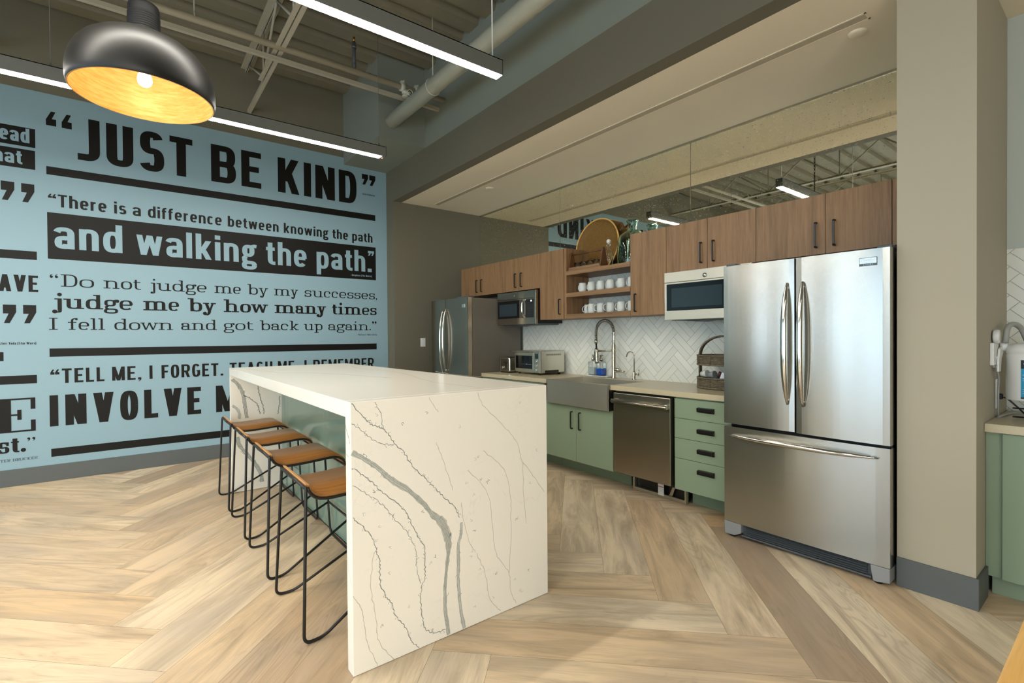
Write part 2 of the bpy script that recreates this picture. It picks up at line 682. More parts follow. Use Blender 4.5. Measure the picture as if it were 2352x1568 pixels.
def paved(name, tiles, rect, to3, mats, under, tones, seed):
    """one mesh: joint bed plus every tile, with uv and a tone attribute"""
    rnd = random.Random(seed)
    me = bpy.data.meshes.new(name)
    vs, fs, uvs, col, mi = [], [], [], [], []
    x0, x1, y0, y1 = rect
    b = [to3(Vector(p), -under) for p in ((x0, y0), (x1, y0), (x1, y1), (x0, y1))]
    vs += b
    fs.append([0, 1, 2, 3])
    uvs += [(0, 0)]*4
    col += [(0, 0, 0, 1)]*4
    mi.append(1)
    for pts, q in tiles:
        ou, ov = rnd.uniform(0, 50), rnd.uniform(0, 50)
        tn = (tones(rnd), rnd.choice((0, 0, 0.3, 1.0)), 0, 1)
        P = clip([(p.copy(), Vector((a+ou, b_+ov))) for p, (a, b_) in zip(pts, q)], x0, x1, y0, y1)
        if not P:
            continue
        k = len(vs)
        vs += [to3(p, 0) for p, _ in P]
        fs.append(list(range(k, k+len(P))))
        uvs += [tuple(u) for _, u in P]
        col += [tn]*len(P)
        mi.append(0)
    me.from_pydata([tuple(v) for v in vs], [], fs)
    me.uv_layers.new(name='UVMap')
    me.color_attributes.new('tone', 'FLOAT_COLOR', 'CORNER')
    ul, ca = me.uv_layers['UVMap'], me.color_attributes['tone']
    for i in range(len(me.loops)):
        k = me.loops[i].vertex_index
        ul.data[i].uv = uvs[k]
        ca.data[i].color = col[k]
    for p, m_ in zip(me.polygons, mi):
        p.material_index = m_
    for m_ in mats:
        me.materials.append(M[m_])
    o = bpy.data.objects.new(name, me)
    COL.objects.link(o)
    return o

# ------------------------------------------------------------------ setting
YS = -1.394                       # plane of the dropped ceiling's front
ZS, ZH, ZD = 3.159, 3.586, 4.46   # dropped ceiling, its header's top, underside of the steel deck
Z_SQ = math.sqrt(0.5)

fl = paved('floor', herringbone(0, XR, YB, 0, (3.060, -0.998), (Z_SQ, -Z_SQ), (Z_SQ, Z_SQ), 1.5445, 0.2577, 1, 0.0012),
           (0.0, XR, YB, 0.0), lambda p, d: Vector((p.x, p.y, d)), ['floor', 'gap'], 0.0015, lambda r: r.random(), 11)
fl['kind'] = 'structure'

m = MB().box(-0.15, 0, YB, YS, 0, 4.56)
struct('wall_left', m, 'beige')
m = MB().box(-0.15, 0.227, YS, 0.15, 0, ZS-0.0005)
struct('wall_alcove', m, 'taupe')
m = MB().box(0.227, XR, 0, 0.15, 0, ZS-0.0005)
struct('wall_kitchen', m, 'taupe')
m = MB().box(7.9, 8.1, -2.1, 0, 0, ZS)  # unseen wall added to keep light off the pillar's right side
struct('wall_light_block', m, 'pillar')
m = MB().box(5.888, 7.9, -0.138, 0, 0, ZS-0.0005)
struct('wall_nook', m, 'nook_wall')
m = MB().box(0.0, XR, YS, YS+0.12, ZS, ZH)
struct('wall_header', m, 'taupe')
m = MB().box(0.0, XR, YS, YS+0.12, ZH, 4.56)
struct('wall_upper', m, 'white_wall')
m = MB().box(0.0, XR, YS+0.12, 0.15, ZS, ZS+0.1)
struct('ceiling_soffit', m, 'soffit')
m = MB().box(0.0, 1.135, -1.972, YS, ZH, ZD+0.06)
struct('wall_bulkhead', m, 'white_wall')
m = MB().box(5.577, 5.888, -0.971, 0.0, 0, ZS)
struct('pillar', m, 'pillar')
m = MB()
ys = [YB] + [v for ab in FILL_WINY for v in ab] + [0.15]
for a, b in zip(ys[0::2], ys[1::2]):
    m.box(XR, XR+0.15, a, b, 0, 4.56)
for a, b in FILL_WINY:
    m.box(XR, XR+0.15, a, b, 0, 0.3)
    m.box(XR, XR+0.15, a, b, 2.4, 4.56)
struct('wall_right', m, 'white_wall')
# wall behind the camera, with its window openings
m = MB()
xs = [-0.15] + [v for ab in WINX for v in ab] + [XR+0.15]
for a, b in zip(xs[0::2], xs[1::2]):
    m.box(a, b, YB-0.15, YB, 0, 4.56)
for a, b in WINX:
    m.box(a, b, YB-0.15, YB, 0, WZ0)
    m.box(a, b, YB-0.15, YB, WZ1, 4.56)
struct('wall_rear', m, 'beige')
for k, (a, b) in enumerate(WINX):
    m = MB()
    for x0, x1, z0, z1 in ((a, a+.05, WZ0, WZ1), (b-.05, b, WZ0, WZ1), (a, b, WZ0, WZ0+.05), (a, b, WZ1-.05, WZ1), (a, b, 2.2, 2.25)):
        m.box(x0, x1, YB-0.1, YB-0.04, z0, z1)
    struct('window_%d' % (k+1), m, 'black')
for k, (a, b) in enumerate(FILL_WINY):
    m = MB()
    for y0, y1, z0, z1 in ((a, a+.05, .3, 2.4), (b-.05, b, .3, 2.4), (a, b, .3, .35), (a, b, 2.35, 2.4)):
        m.box(XR+0.04, XR+0.1, y0, y1, z0, z1)
    struct('window_%d' % (k+6), m, 'black')  # frames of the added right-hand fill openings
# corrugated steel deck, flutes run away from the mural
m = MB()
pitch = 0.29
x = 2.005-0.083-0.1-pitch*8
up = 0.062
pts = []
while x < XR+0.1:
    pts += [(x, ZD), (x+0.165, ZD), (x+0.183, ZD+up), (x+0.272, ZD+up)]
    x += pitch
pts = [(max(-0.1, a), b) for a, b in pts]
va = [m.bm.verts.new((a, YB, b)) for a, b in pts]
vb = [m.bm.verts.new((a, YS+0.1, b)) for a, b in pts]
for i in range(len(pts)-1):
    if pts[i+1][0]-pts[i][0] > 1e-5:
        m.bm.faces.new((va[i], vb[i], vb[i+1], va[i+1]))
m.box(-0.15, XR, YB, YS+0.12, ZD+0.09, ZD+0.13)
struct('ceiling', m, 'deck')
# baseboards
m = MB().box(0, 0.012, YB, YS, 0, 0.154, 0.002)
struct('baseboard_left', m, 'baseboard')
m = MB().box(0.0, 0.227+0.012, YS-0.012, YS, 0, 0.154, 0.002)
m.box(0.2275, 0.2385, YS+0.001, -0.28, 0, 0.1535)
struct('baseboard_alcove', m, 'baseboard')
m = MB().box(5.577, 5.9, -0.983, -0.971, 0, 0.154, 0.002)
m.box(5.8885, 5.8995, -0.9705, -0.752, 0, 0.1535)
struct('baseboard_pillar', m, 'baseboard')
# tiled plumbing wall behind the counter
YT = -0.272
m = MB().box(0.227, 5.577, YT+0.006, 0.0, 0.0, 1.965)
struct('wall_backsplash', m, 'white_wall')


def tile_field(name, x0, x1, z0, z1, y, org, seed):
    o = paved(name, herringbone(x0, x1, z0, z1, org, (Z_SQ, Z_SQ), (-Z_SQ, Z_SQ), 0.2432, 0.1165, 2, 0.0026),
              (x0, x1, z0, z1), lambda p, d: Vector((p.x, y-0.0035-d*1.0 if d >= 0 else y-0.0035-d, p.y)), ['tile', 'grout'], 0.0025,
              lambda r: r.random(), seed)
    o['kind'] = 'structure'
    return o


tile_field('wall_tiles', 1.575, 4.66, 0.915, 1.964, YT, (3.616, 1.194), 3)
tile_field('wall_tiles_nook', 5.888, 7.9, 0.885, 1.824, -0.138, (5.77, 1.18), 5)

# mirror panels up to the dropped ceiling
MX = [0.227, 1.975, 3.756, 5.577]
names = ['antique mirror panel at the alcove corner, reflecting the taupe end wall',
         'antique mirror panel behind the woven tray and green jug',
         'antique mirror panel above the cabinets over the big fridge']
for (a, b), nm in zip(zip(MX, MX[1:]), names):
    m = MB().box(a+0.0025, b-0.0025, -0.006, 0.0, 2.0, 3.142, 0.0015, 1)
    o = m.build('mirror_panel', 'mirror')
    tag(o, nm, 'mirror', 'antique mirror panels over the cabinets')
m = MB().box(0.227, 5.577, -0.014, 0.0, 3.142, 3.159)
struct('trim_1', m, 'nickel')
# recessed slot in the dropped ceiling
sl = thing('slot_diffuser', 'long white slot diffuser let into the cream dropped ceiling', 'air vent', (2.9, -0.835, ZS-0.004))
m = MB().box(0.39, 5.41, -0.877, -0.865, ZS-0.003, ZS).box(0.39, 5.41, -0.805, -0.793, ZS-0.003, ZS)
m.box(0.39, 0.40, -0.877, -0.793, ZS-0.003, ZS).box(5.40, 5.41, -0.877, -0.793, ZS-0.003, ZS)
m.build('frame', 'soffit', sl)
m = MB().box(0.40, 5.40, -0.865, -0.805, ZS-0.002, ZS)
m.build('slot', 'slot', sl)
for xx, lb in ((1.452, 'small flat white disc sensor on the ceiling near the mural end'), (5.313, 'small flat white disc sensor on the ceiling beside the pillar')):
    m = MB().lathe([(0, -0.014), (0.034, -0.014), (0.044, -0.009), (0.05, 0)], (xx, -0.69, ZS), 28)
    tag(m.build('ceiling_sensor', 'soffit'), lb, 'smoke detector', 'disc sensors on the dropped ceiling')

# ------------------------------------------------------------------ overhead steel, pipes, lights


def joist(y, label):
    t_ = thing('ceiling_joist', label, 'roof truss', (4.7, y, 3.955), 'open web joists under the steel deck')
    for s_ in (-1, 1):
        x0 = 0.87 if s_ < 0 and y > -4 else 0.0
        yy = y+s_*0.027
        m = MB().prism([(yy-0.022*s_, 3.955), (yy+0.016*s_, 3.955), (yy+0.016*s_, 3.962), (yy-0.015*s_, 3.962), (yy-0.015*s_, 3.992), (yy-0.022*s_, 3.992)], 'X', x0, XR)
        m.build('bottom_chord', 'joist', t_)
        m = MB().prism([(yy-0.022*s_, 4.458), (yy+0.03*s_, 4.458), (yy+0.03*s_, 4.45), (yy-0.015*s_, 4.45), (yy-0.015*s_, 4.415), (yy-0.022*s_, 4.415)], 'X', 0, XR)
        m.build('top_chord', 'joist', t_)
    # seat and first diagonals at the wall, then a regular zigzag
    X = [0.16, 0.92]
    while X[-1] < XR-0.7:
        X.append(X[-1]+0.58)
    for k, (a, b) in enumerate(zip(X, X[1:])):
        za, zb = (4.43, 3.975) if k % 2 == 0 else (3.975, 4.43)
        MB().tube([(a, y, za), (b, y, zb)], 0.012, 8).build('web_bar', 'joist', t_)
        if k % 2 == 1:
            MB().tube([(a+0.0, y, 3.975), (a+0.0, y, 4.43)], 0.010, 8).build('web_post', 'joist', t_)


joist(-3.09, 'open web steel joist over the island, bearing on the mural wall')
joist(-5.2, 'open web steel joist over the room, second from the kitchen')
joist(-7.3, 'open web steel joist nearest the windows, third from the kitchen')

t_ = thing('overhead_pipe', 'fat pale round pipe hung under the deck along the header wall', 'pipe', (5.3, -1.815, 3.70))
MB().tube([(1.13, -1.815, 3.788), (XR, -1.815, 3.788)], 0.076, 28).build('pipe', 'pipe', t_)
for xx in (2.10, 4.4, 6.7):
    m = MB().tube(arc((xx, -1.815, 3.788), 0.079, -250, 70, 28, 'YZ'), 0.005, 6)
    m.tube([(xx, -1.815+0.079*math.cos(math.radians(70)), 3.788+0.079*math.sin(math.radians(70))), (xx, -1.815, 3.90), (xx, -1.815+0.079*math.cos(math.radians(110)), 3.788+0.079*math.sin(math.radians(110)))], 0.006, 6)
    h_ = m.build('hanger_ring', 'pipe', t_)
    MB().tube([(xx, -1.815, 3.89), (xx, -1.815, ZD+0.03)], 0.005, 8).build('rod', 'pipe', h_)

t_ = thing('sprinkler_pipe', 'grey sprinkler pipe with a valve cluster, crossing under the deck', 'pipe', (1.595, -5.2, 3.93))
MB().tube([(1.595, YB, 3.965), (1.595, YS, 3.965)], 0.030, 16).build('pipe', 'joist', t_)
m = MB().tube([(1.595, -2.41, 3.97), (1.595, -2.41, 4.255)], 0.017, 12)
m.tube([(1.595, -2.41, 4.19), (1.595, -2.41, 4.215)], 0.024, 12)
m.tube([(1.595, -2.41, 4.02), (1.595, -2.41, 4.04)], 0.022, 12)
u_ = m.build('upright_riser', 'grille', t_)
MB().tube([(1.595, -2.41, 4.255), (1.595, -2.41, 4.30)], 0.012, 8).build('sprinkler_head', 'brass', u_)
m = MB()
for yy in (-1.90, -1.74):
    m.tube([(1.595, yy-0.022, 3.965), (1.595, yy+0.022, 3.965)], 0.043, 16)
    m.box(1.575, 1.615, yy-0.02, yy+0.02, 4.0, 4.025, 0.004)
    m.tube([(1.55, yy, 4.015), (1.64, yy, 4.015)], 0.006, 8)
m.build('coupling', 'pipe', t_)
m = MB().tube([(1.595, -1.865, 3.965), (1.595, -1.865, 3.868)], 0.024, 14)
m.tube([(1.595, -1.865, 3.935), (1.595, -1.865, 3.90)], 0.036, 14)
m.tube([(1.595, -1.865, 3.885), (1.595, -1.865, 3.869)], 0.034, 14)
m.tube([(1.595, -1.865, 3.895), (1.66, -1.845, 3.895)], 0.014, 10)
m.tube(arc((1.665, -1.845, 3.895), 0.03, 0, 360, 16, 'YZ'), 0.005, 6)
m.build('valve', 'pipe', t_)
m = MB()
m.tube(arc((1.595, -3.74, 3.985), 0.036, -20, 200, 14, 'XZ'), 0.005, 6)
m.tube([(1.595, -3.74, 4.02), (1.595, -3.74, ZD)], 0.005, 6)
m.build('pipe_hanger', 'joist', t_)
m = MB()
m.box(1.44, 1.48, YB, YS, 3.90, 3.905).box(1.44, 1.444, YB, YS, 3.905, 3.935).box(1.476, 1.48, YB, YS, 3.905, 3.935)
tag(m.build('strut_channel', 'joist'), 'thin grey steel strut channel running beside the sprinkler pipe', 'metal strut')


def linear_light(x, y0, y1, z, w, h, label, led=False):
    t_ = thing('linear_light', label, 'pendant light', (x, (y0+y1)/2, z), 'suspended linear lights')
    m = MB()
    m.box(x-w/2, x-w/2+0.006, y0, y1, z+0.001, z+h).box(x+w/2-0.006, x+w/2, y0, y1, z+0.001, z+h)
    m.box(x-w/2, x+w/2, y0, y1, z+h-0.006, z+h).box(x-w/2, x+w/2, y0, y0+0.004, z+0.001, z+h).box(x-w/2, x+w/2, y1-0.004, y1, z+0.001, z+h)
    m.build('housing', 'housing', t_)
    ye = y1-(0.045 if led else 0.004)
    MB().box(x-w/2+0.006, x+w/2-0.006, y0+0.004, ye, z, z+0.012).build('diffuser', 'led', t_)
    if led:
        MB().box(x-w/2+0.006, x+w/2-0.006, ye+0.001, y1-0.004, z+0.001, z+0.012).build('end_plate', 'housing', t_)
        MB().lathe([(0, -0.004), (0.005, -0.003), (0.006, 0)], (x-0.012, y1-0.022, z+0.001), 10).build('indicator', 'red_led', t_)
    m = MB()
    k = y1-0.06
    while k > y0:
        m.tube([(x, k, z+h), (x, k, z+h+0.035)], 0.006, 8)
        m.tube([(x, k, z+h+0.03), (x, k, ZD+0.02)], 0.0022 if led else 0.005, 6)
        k -= 2.4
    m.build('suspension_wire', 'white_plastic' if not led else 'housing', t_)


linear_light(1.69, -9.0, -2.145, 3.142, 0.088, 0.10, 'long grey linear pendant light hanging close to the mural wall', True)
linear_light(3.62, -9.0, -2.13, 3.145, 0.080, 0.105, 'long grey linear pendant light hanging over the island')
linear_light(5.54, -9.0, -4.6, 3.145, 0.080, 0.105, 'long unseen linear pendant light added as fill nearest the pillar')  # out of view, added for fill light behind the camera
linear_light(7.46, -9.0, -3.4, 3.145, 0.080, 0.105, 'long unseen linear pendant light added as fill farthest from the mural wall')  # out of view, added for fill; near end reaches forward to light the nook

# dome pendant
PX, PY, PZ = 3.268, -4.113, 2.563
t_ = thing('dome_pendant', 'large black dome pendant lamp with a gold lining and ribbed neck', 'pendant light', (PX, PY, PZ))
out = [(0.300, 0), (0.3035, 0.004), (0.3075, 0.03), (0.3085, 0.065), (0.304, 0.105), (0.292, 0.15), (0.272, 0.192), (0.243, 0.230), (0.205, 0.262), (0.160, 0.287), (0.112, 0.304), (0.070, 0.312)]
MB().lathe(out, (PX, PY, PZ), 72).build('shade', 'lampshade', t_, False)
inn = [(r-0.006, z-0.004 if z > 0.02 else z) for r, z in out] + [(0.0, 0.302)]
li = MB().lathe([(0.300, 0.0)]+inn, (PX, PY, PZ), 72).build('shade_lining', 'gold', t_, False)
prof = [(0.0, 0.31), (0.066, 0.31)]
z = 0.318
for k in range(9):
    prof += [(0.066, z), (0.069, z+0.003), (0.069, z+0.008), (0.066, z+0.011)]
    z += 0.0112
prof += [(0.067, 0.425), (0.067, 0.452), (0.063, 0.466), (0.054, 0.474), (0.0, 0.476)]
MB().lathe(prof, (PX, PY, PZ), 40).build('neck', 'black_rubber', t_)
m = MB().lathe([(0, 0.302), (0.022, 0.302), (0.022, 0.19), (0.018, 0.175), (0.0, 0.175)], (PX, PY, PZ), 20)
m.build('socket', 'black_plastic', t_)
bl = [(0.0, 0.062), (0.016, 0.064), (0.027, 0.074), (0.032, 0.092), (0.029, 0.112), (0.02, 0.135), (0.014, 0.16), (0.014, 0.178)]
MB().lathe(bl, (PX, PY, PZ), 20).build('bulb', 'bulb', t_)
m = MB()
z = PZ+0.478
k = 0
while z < ZD:
    ln = arc((PX, PY, z+0.014), 0.009, 0, 360, 12, 'XZ' if k % 2 else 'YZ', 0.017)[:-1]
    m.tube(ln, 0.0032, 5, closed=True)
    z += 0.0265
    k += 1
m.build('chain', 'black', t_)
m = MB().tube([(PX+0.006, PY, PZ+0.474), (PX+0.022, PY+0.004, PZ+0.55), (PX+0.004, PY, PZ+0.9), (PX+0.014, PY, ZD)], 0.0035, 6)
m.build('cord', 'black', t_)

# ------------------------------------------------------------------ cabinets


def bow_handle(mb, x, y, z0, z1, w=0.012, out=0.028, axis='Z'):
    """black strap pull, standing off a front at y"""
    pr = [(z0, y), (z0, y-out*0.8), (z0+0.012, y-out), (z1-0.012, y-out), (z1, y-out*0.8), (z1, y), (z1-0.010, y), (z1-0.010, y-out*0.72), (z1-0.016, y-out*0.78), (z0+0.016, y-out*0.78), (z0+0.010, y-out*0.72), (z0+0.010, y)]
    mb.prism([(b, a) for a, b in pr], 'X', x-w/2, x+w/2)
    return mb


YU = -0.618
UT = 2.251


def upper_cabinet(label, x0, x1, z0, doors, handles):
    t_ = thing('upper_cabinet', label, 'cabinet', ((x0+x1)/2, -0.31, z0), 'walnut upper cabinets')
    MB().box(x0+0.001, x1-0.001, YU+0.021, YT-0.006, z0+0.001, UT-0.001).build('body', 'walnut', t_)
    for (a, b), hx in zip(doors, handles):
        d_ = MB().box(a+0.0015, b-0.0015, YU, YU+0.02, z0, UT, 0.001, 1).build('door', 'walnut', t_)
        if hx:
            bow_handle(MB(), hx[0], YU, hx[1], hx[2]).build('handle', 'black', d_)
    return t_


upper_cabinet('walnut two-door wall cabinet above the far grey-sided fridge', 0.667, 1.544, 1.871, [(0.667, 1.112), (1.112, 1.544)], [(1.060, 1.912, 2.075), (1.168, 1.912, 2.075)])
upper_cabinet('walnut two-door wall cabinet above the far dark microwave', 1.544, 2.293, 1.871, [(1.544, 1.919), (1.919, 2.293)], [(1.868, 1.909, 2.074), (1.977, 1.909, 2.074)])
upper_cabinet('tall narrow single-door walnut cabinet left of the open mug shelves', 2.293, 2.669, 1.52, [(2.293, 2.669)], [(2.616, 1.567, 1.731)])
upper_cabinet('tall narrow single-door walnut cabinet right of the open mug shelves', 3.544, 3.911, 1.52, [(3.544, 3.911)], [(3.595, 1.551, 1.714)])
upper_cabinet('walnut two-door wall cabinet above the light stainless microwave', 3.911, 4.662, 1.862, [(3.911, 4.285), (4.285, 4.662)], [(4.234, 1.907, 2.072), (4.340, 1.907, 2.072)])
t_ = upper_cabinet('wide walnut two-door cabinet above the large French-door fridge', 4.662, 5.576, 1.862, [(4.662, 5.11), (5.11, 5.464)], [(5.058, 1.904, 2.072), (5.165, 1.904, 2.072)])
MB().box(5.466, 5.576, YU+0.001, YU+0.02, 1.862, UT).build('filler_panel', 'walnut', t_)

t_ = thing('open_shelf_unit', 'open walnut shelf unit holding white mugs, glass bottles and a woven tray', 'shelf', (3.1, -0.31, 1.52))
MB().box(2.672, 2.704, YU+0.006, YT-0.006, 1.52, UT, 0.001, 1).build('side_panel', 'walnut', t_)
MB().box(3.530, 3.543, YU+0.006, YT-0.006, 1.52, UT, 0.001, 1).build('side_panel', 'walnut', t_)
for z0, z1, yb in ((1.52, 1.566, YT-0.005), (1.740, 1.785, YT-0.005), (1.966, 2.008, YT-0.005)):
    MB().box(2.704, 3.530, YU, yb, z0, z1, 0.001, 1).build('shelf', 'walnut_x', t_)

m = MB().box(0.228, 5.576, YT-0.004, -0.007, 1.966, 2.008)
tag(m.build('ledge_board', 'walnut_x'), 'walnut ledge board behind the wall cabinets, at the foot of the mirror', 'ledge')

YF, YK = -0.902, -0.66
CZ, CB = 0.915, 0.873


def base_cabinet(label, x0, x1, ztop, doors=(), drawers=()):
    t_ = thing('base_cabinet', label, 'cabinet', ((x0+x1)/2, -0.6, 0), 'sage green base cabinets')
    MB().box(x0+0.001, x1-0.001, YF+0.021, YT-0.001, 0.165, ztop).build('body', 'green', t_)
    MB().box(x0+0.001, x1-0.001, YK, YK+0.016, 0.001, 0.1655).build('toe_kick', 'green', t_)
    for a, b, z0, z1, hx in doors:
        d_ = MB().box(a+0.0015, b-0.0015, YF, YF+0.02, z0, z1, 0.001, 1).build('door', 'green', t_)
        if hx:
            bow_handle(MB(), hx[0], YF, hx[1], hx[2]).build('handle', 'black', d_)
    for a, b, z0, z1, pz in drawers:
        d_ = MB().box(a+0.0015, b-0.0015, YF, YF+0.02, z0+0.0015, z1-0.0015, 0.001, 1).build('drawer', 'green', t_)
        if pz:
            m = MB().box(4.376, 4.502, YF-0.004, YF, pz-0.019, pz+0.019, 0.001, 1)
            m.prism([(YF, pz+0.019), (YF-0.026, pz+0.016), (YF-0.026, pz-0.004), (YF-0.023, pz-0.004), (YF-0.022, pz+0.012), (YF, pz+0.014)], 'X', 4.376, 4.502)
            m.box(4.376, 4.380, YF-0.024, YF, pz-0.014, pz+0.016).box(4.498, 4.502, YF-0.024, YF, pz-0.014, pz+0.016)
            m.build('pull', 'black', d_)
    return t_


base_cabinet('sage green base cabinet beside the far fridge, under the toaster oven', 1.585, 2.672, CB-0.002,
             [(1.585, 2.13, 0.165, 0.70, (2.08, 0.45, 0.615)), (2.13, 2.672, 0.165, 0.70, (2.18, 0.45, 0.615))], [(1.585, 2.13, 0.70, 0.868, 0), (2.13, 2.672, 0.70, 0.868, 0)])
base_cabinet('sage green two-door cabinet under the farmhouse sink', 2.674, 3.567, 0.675,
             [(2.674, 3.119, 0.165, 0.688, (3.071, 0.467, 0.634)), (3.119, 3.567, 0.165, 0.688, (3.177, 0.467, 0.634))])
base_cabinet('sage green four-drawer cabinet between the dishwasher and the large fridge', 4.174, 4.640, CB-0.002, (),
             [(4.174, 4.640, 0.711, 0.862, 0.792), (4.174, 4.640, 0.56, 0.711, 0.634), (4.174, 4.640, 0.407, 0.56, 0.485), (4.174, 4.640, 0.165, 0.407, 0.333)])
# worktop with the sink cut-out
SX0, SX1, SYB = 2.752, 3.556, -0.435
m = MB()
m.box(1.579, SX0, -0.921, YT-0.004, CB, CZ, 0.002, 1)
m.box(SX1, 4.640, -0.921, YT-0.004, CB, CZ, 0.002, 1)
m.box(SX0-0.001, SX1+0.001, SYB, YT-0.004, CB, CZ, 0.0, 1)
tag(m.build('worktop', 'counter'), 'long taupe quartz worktop along the tiled wall', 'countertop')
# farmhouse sink
t_ = thing('farmhouse_sink', 'stainless apron front farmhouse sink set in the taupe worktop', 'sink', (3.15, -0.69, 0.675))
m = MB().box(SX0+0.001, SX1-0.001, -0.945, -0.93, 0.688, 0.918, 0.004)
m.box(SX0+0.001, SX0+0.014, -0.945, -0.88, 0.688, 0.917, 0.003).box(SX1-0.014, SX1-0.001, -0.945, -0.88, 0.688, 0.917, 0.003)
m.build('apron', 'steel_sink', t_)
m = MB()
x0, x1, y0, y1, zb = SX0+0.012, SX1-0.012, -0.932, SYB-0.002, 0.70
m.box(x0, x0+0.006, y0, y1, zb, 0.912).box(x1-0.006, x1, y0, y1, zb, 0.912).box(x0, x1, y1-0.006, y1, zb, 0.912).box(x0, x1, y0, y0+0.006, zb, 0.915)
m.box(x0, x1, y0, y1, zb, zb+0.006)
m.build('basin', 'steel_sink', t_)
MB().lathe([(0, 0.004), (0.03, 0.004), (0.045, 0.002), (0.045, 0)], ((x0+x1)/2, -0.60, zb+0.006), 24).build('drain', 'chrome', t_)

# ------------------------------------------------------------------ appliances
# large French-door fridge
FX0, FX1, FY, FT, FM, FB = 4.651, 5.568, -1.045, 1.794, 0.741, 0.101
t_ = thing('french_door_fridge', 'large stainless French-door fridge with a bottom freezer drawer beside the pillar', 'refrigerator', (5.11, -0.65, 0))
MB().box(FX0+0.006, FX1-0.012, FY+0.085, -0.28, 0.03, FT-0.012, 0.004).build('body', 'black_plastic', t_)


def bowed(mb, x0, x1, y, z0, z1, th, bow, mi=0):
    n = 14
    pts = []
    for i in range(n+1):
        s_ = i/n
        pts.append((x0+(x1-x0)*s_, y - bow*(1-(2*s_-1)**2)))
    e = 0.008
    pts[0] = (x0, y+e)
    pts[-1] = (x1, y+e)
    pts.insert(1, (x0+0.002, y+0.002))
    pts.insert(-1, (x1-0.002, y+0.002))
    pts += [(x1, y+th), (x0, y+th)]
    mb.prism(pts, 'Z', z0, z1)
    return mb


mid = 5.101
dl = bowed(MB(), FX0, mid-0.003, FY, FM+0.012, FT, 0.075, 0.006).build('door', 'steel', t_)
dr = bowed(MB(), mid+0.003, FX1, FY, FM+0.008, FT, 0.075, 0.006).build('door', 'steel', t_)
df = bowed(MB(), FX0, FX1, FY, FB, FM-0.008, 0.075, 0.010).build('freezer_drawer', 'steel', t_)


def arch_bar(mb, p0, p1, out, wid, n=26):
    """crescent shaped bar handle between two points, bowing toward the room"""
    p0, p1 = Vector(p0), Vector(p1)
    pts, rs = [], []
    for i in range(n+1):
        s_ = i/n
        k = 1-abs(2*s_-1)**2.6
        pts.append(p0.lerp(p1, s_) + Vector((0, -out*k, 0)))
        rs.append(wid*(0.25+0.75*(1-abs(2*s_-1)**3.5)))
    mb.tube(pts, rs, 14, flat=(1.0, 1.0))
    for s_ in (0.04, 0.96):
        q = p0.lerp(p1, s_)
        mb.tube([q+Vector((0, 0.012, 0)), q+Vector((0, -out*0.25, 0))], 0.008, 10)
    return mb


arch_bar(MB(), (5.060, FY-0.012, 1.650), (5.060, FY-0.012, 0.916), 0.045, 0.019).build('handle', 'chrome', dl)
arch_bar(MB(), (5.148, FY-0.012, 1.650), (5.148, FY-0.012, 0.912), 0.045, 0.019).build('handle', 'chrome', dr)
arch_bar(MB(), (4.690, FY-0.012, 0.678), (5.520, FY-0.012, 0.678), 0.042, 0.015).build('handle', 'chrome', df)
MB().box(5.430, 5.512, FY-0.006, FY+0.004, 1.705, 1.750, 0.001, 1).build('badge', 'tag_dark', dr)
b_ = [o for o in dr.children if o.name.startswith('badge')][0]
MB().box(5.4325, 5.5095, FY-0.0065, FY, 1.7175, 1.7475).build('badge_plate', 'tag_silver', dr)
for fx in (4.668, 5.478):
    m = MB().prism([(fx-0.016 if fx < 5 else fx, 0.098), (fx+0.10 if fx < 5 else fx+0.088, 0.098), (fx+0.10 if fx < 5 else fx+0.088, 0.022 if fx > 5 else 0.04), (fx+0.055 if fx < 5 else fx+0.03, 0.014), (fx-0.012 if fx < 5 else fx+0.012, 0.014)], 'Y', FY-0.002, FY+0.11, 0, 0.004)
    m.tube([(fx+0.03, FY+0.03, 0.0), (fx+0.03, FY+0.03, 0.016)], 0.018, 14, mi=1)
    m.build('foot_cover', ['grey_plastic', 'black_plastic'], t_)
m = MB().box(4.765, 5.482, FY+0.028, FY+0.05, 0.028, 0.10)
for k in range(5):
    z = 0.036+k*0.0125
    m.prism([(FY+0.006, z), (FY+0.03, z+0.009), (FY+0.03, z+0.003)], 'X', 4.79, 5.46)
m.box(4.765, 5.482, FY+0.004, FY+0.03, 0.020, 0.030, 0.002, 1)
m.build('toe_grille', 'grille', t_)
MB().box(5.50, 5.566, FY+0.03, FY+0.12, FT, FT+0.018, 0.005).build('hinge_cover', 'grille', t_)
MB().box(4.655, 4.72, FY+0.03, FY+0.12, FT, FT+0.018, 0.005).build('hinge_cover', 'grille', t_)

# far fridge
GX0, GX1, GY, GT = 0.699, 1.562, -1.096, 1.805
t_ = thing('side_by_side_fridge', 'far stainless two-door fridge with grey sides by the light switch', 'refrigerator', (1.13, -0.68, 0))
MB().box(GX0+0.004, GX1-0.004, GY+0.07, YT-0.03, 0.03, GT-0.006, 0.004).build('body', 'fridge_side', t_)
gm = 1.052
gl = bowed(MB(), GX0, gm-0.002, GY, 0.09, GT, 0.062, 0.004).build('door', 'steel_dark', t_)
gr = bowed(MB(), gm+0.002, GX1, GY, 0.09, GT, 0.062, 0.004).build('door', 'steel_dark', t_)
arch_bar(MB(), (1.018, GY-0.012, 1.68), (1.018, GY-0.012, 0.86), 0.050, 0.013).build('handle', 'chrome', gl)
arch_bar(MB(), (1.088, GY-0.012, 1.69), (1.088, GY-0.012, 0.90), 0.050, 0.013).build('handle', 'chrome', gr)
MB().box(1.445, 1.515, GY-0.005, GY+0.004, 1.685, 1.725, 0.002, 1).build('badge', 'tag_silver', gr)
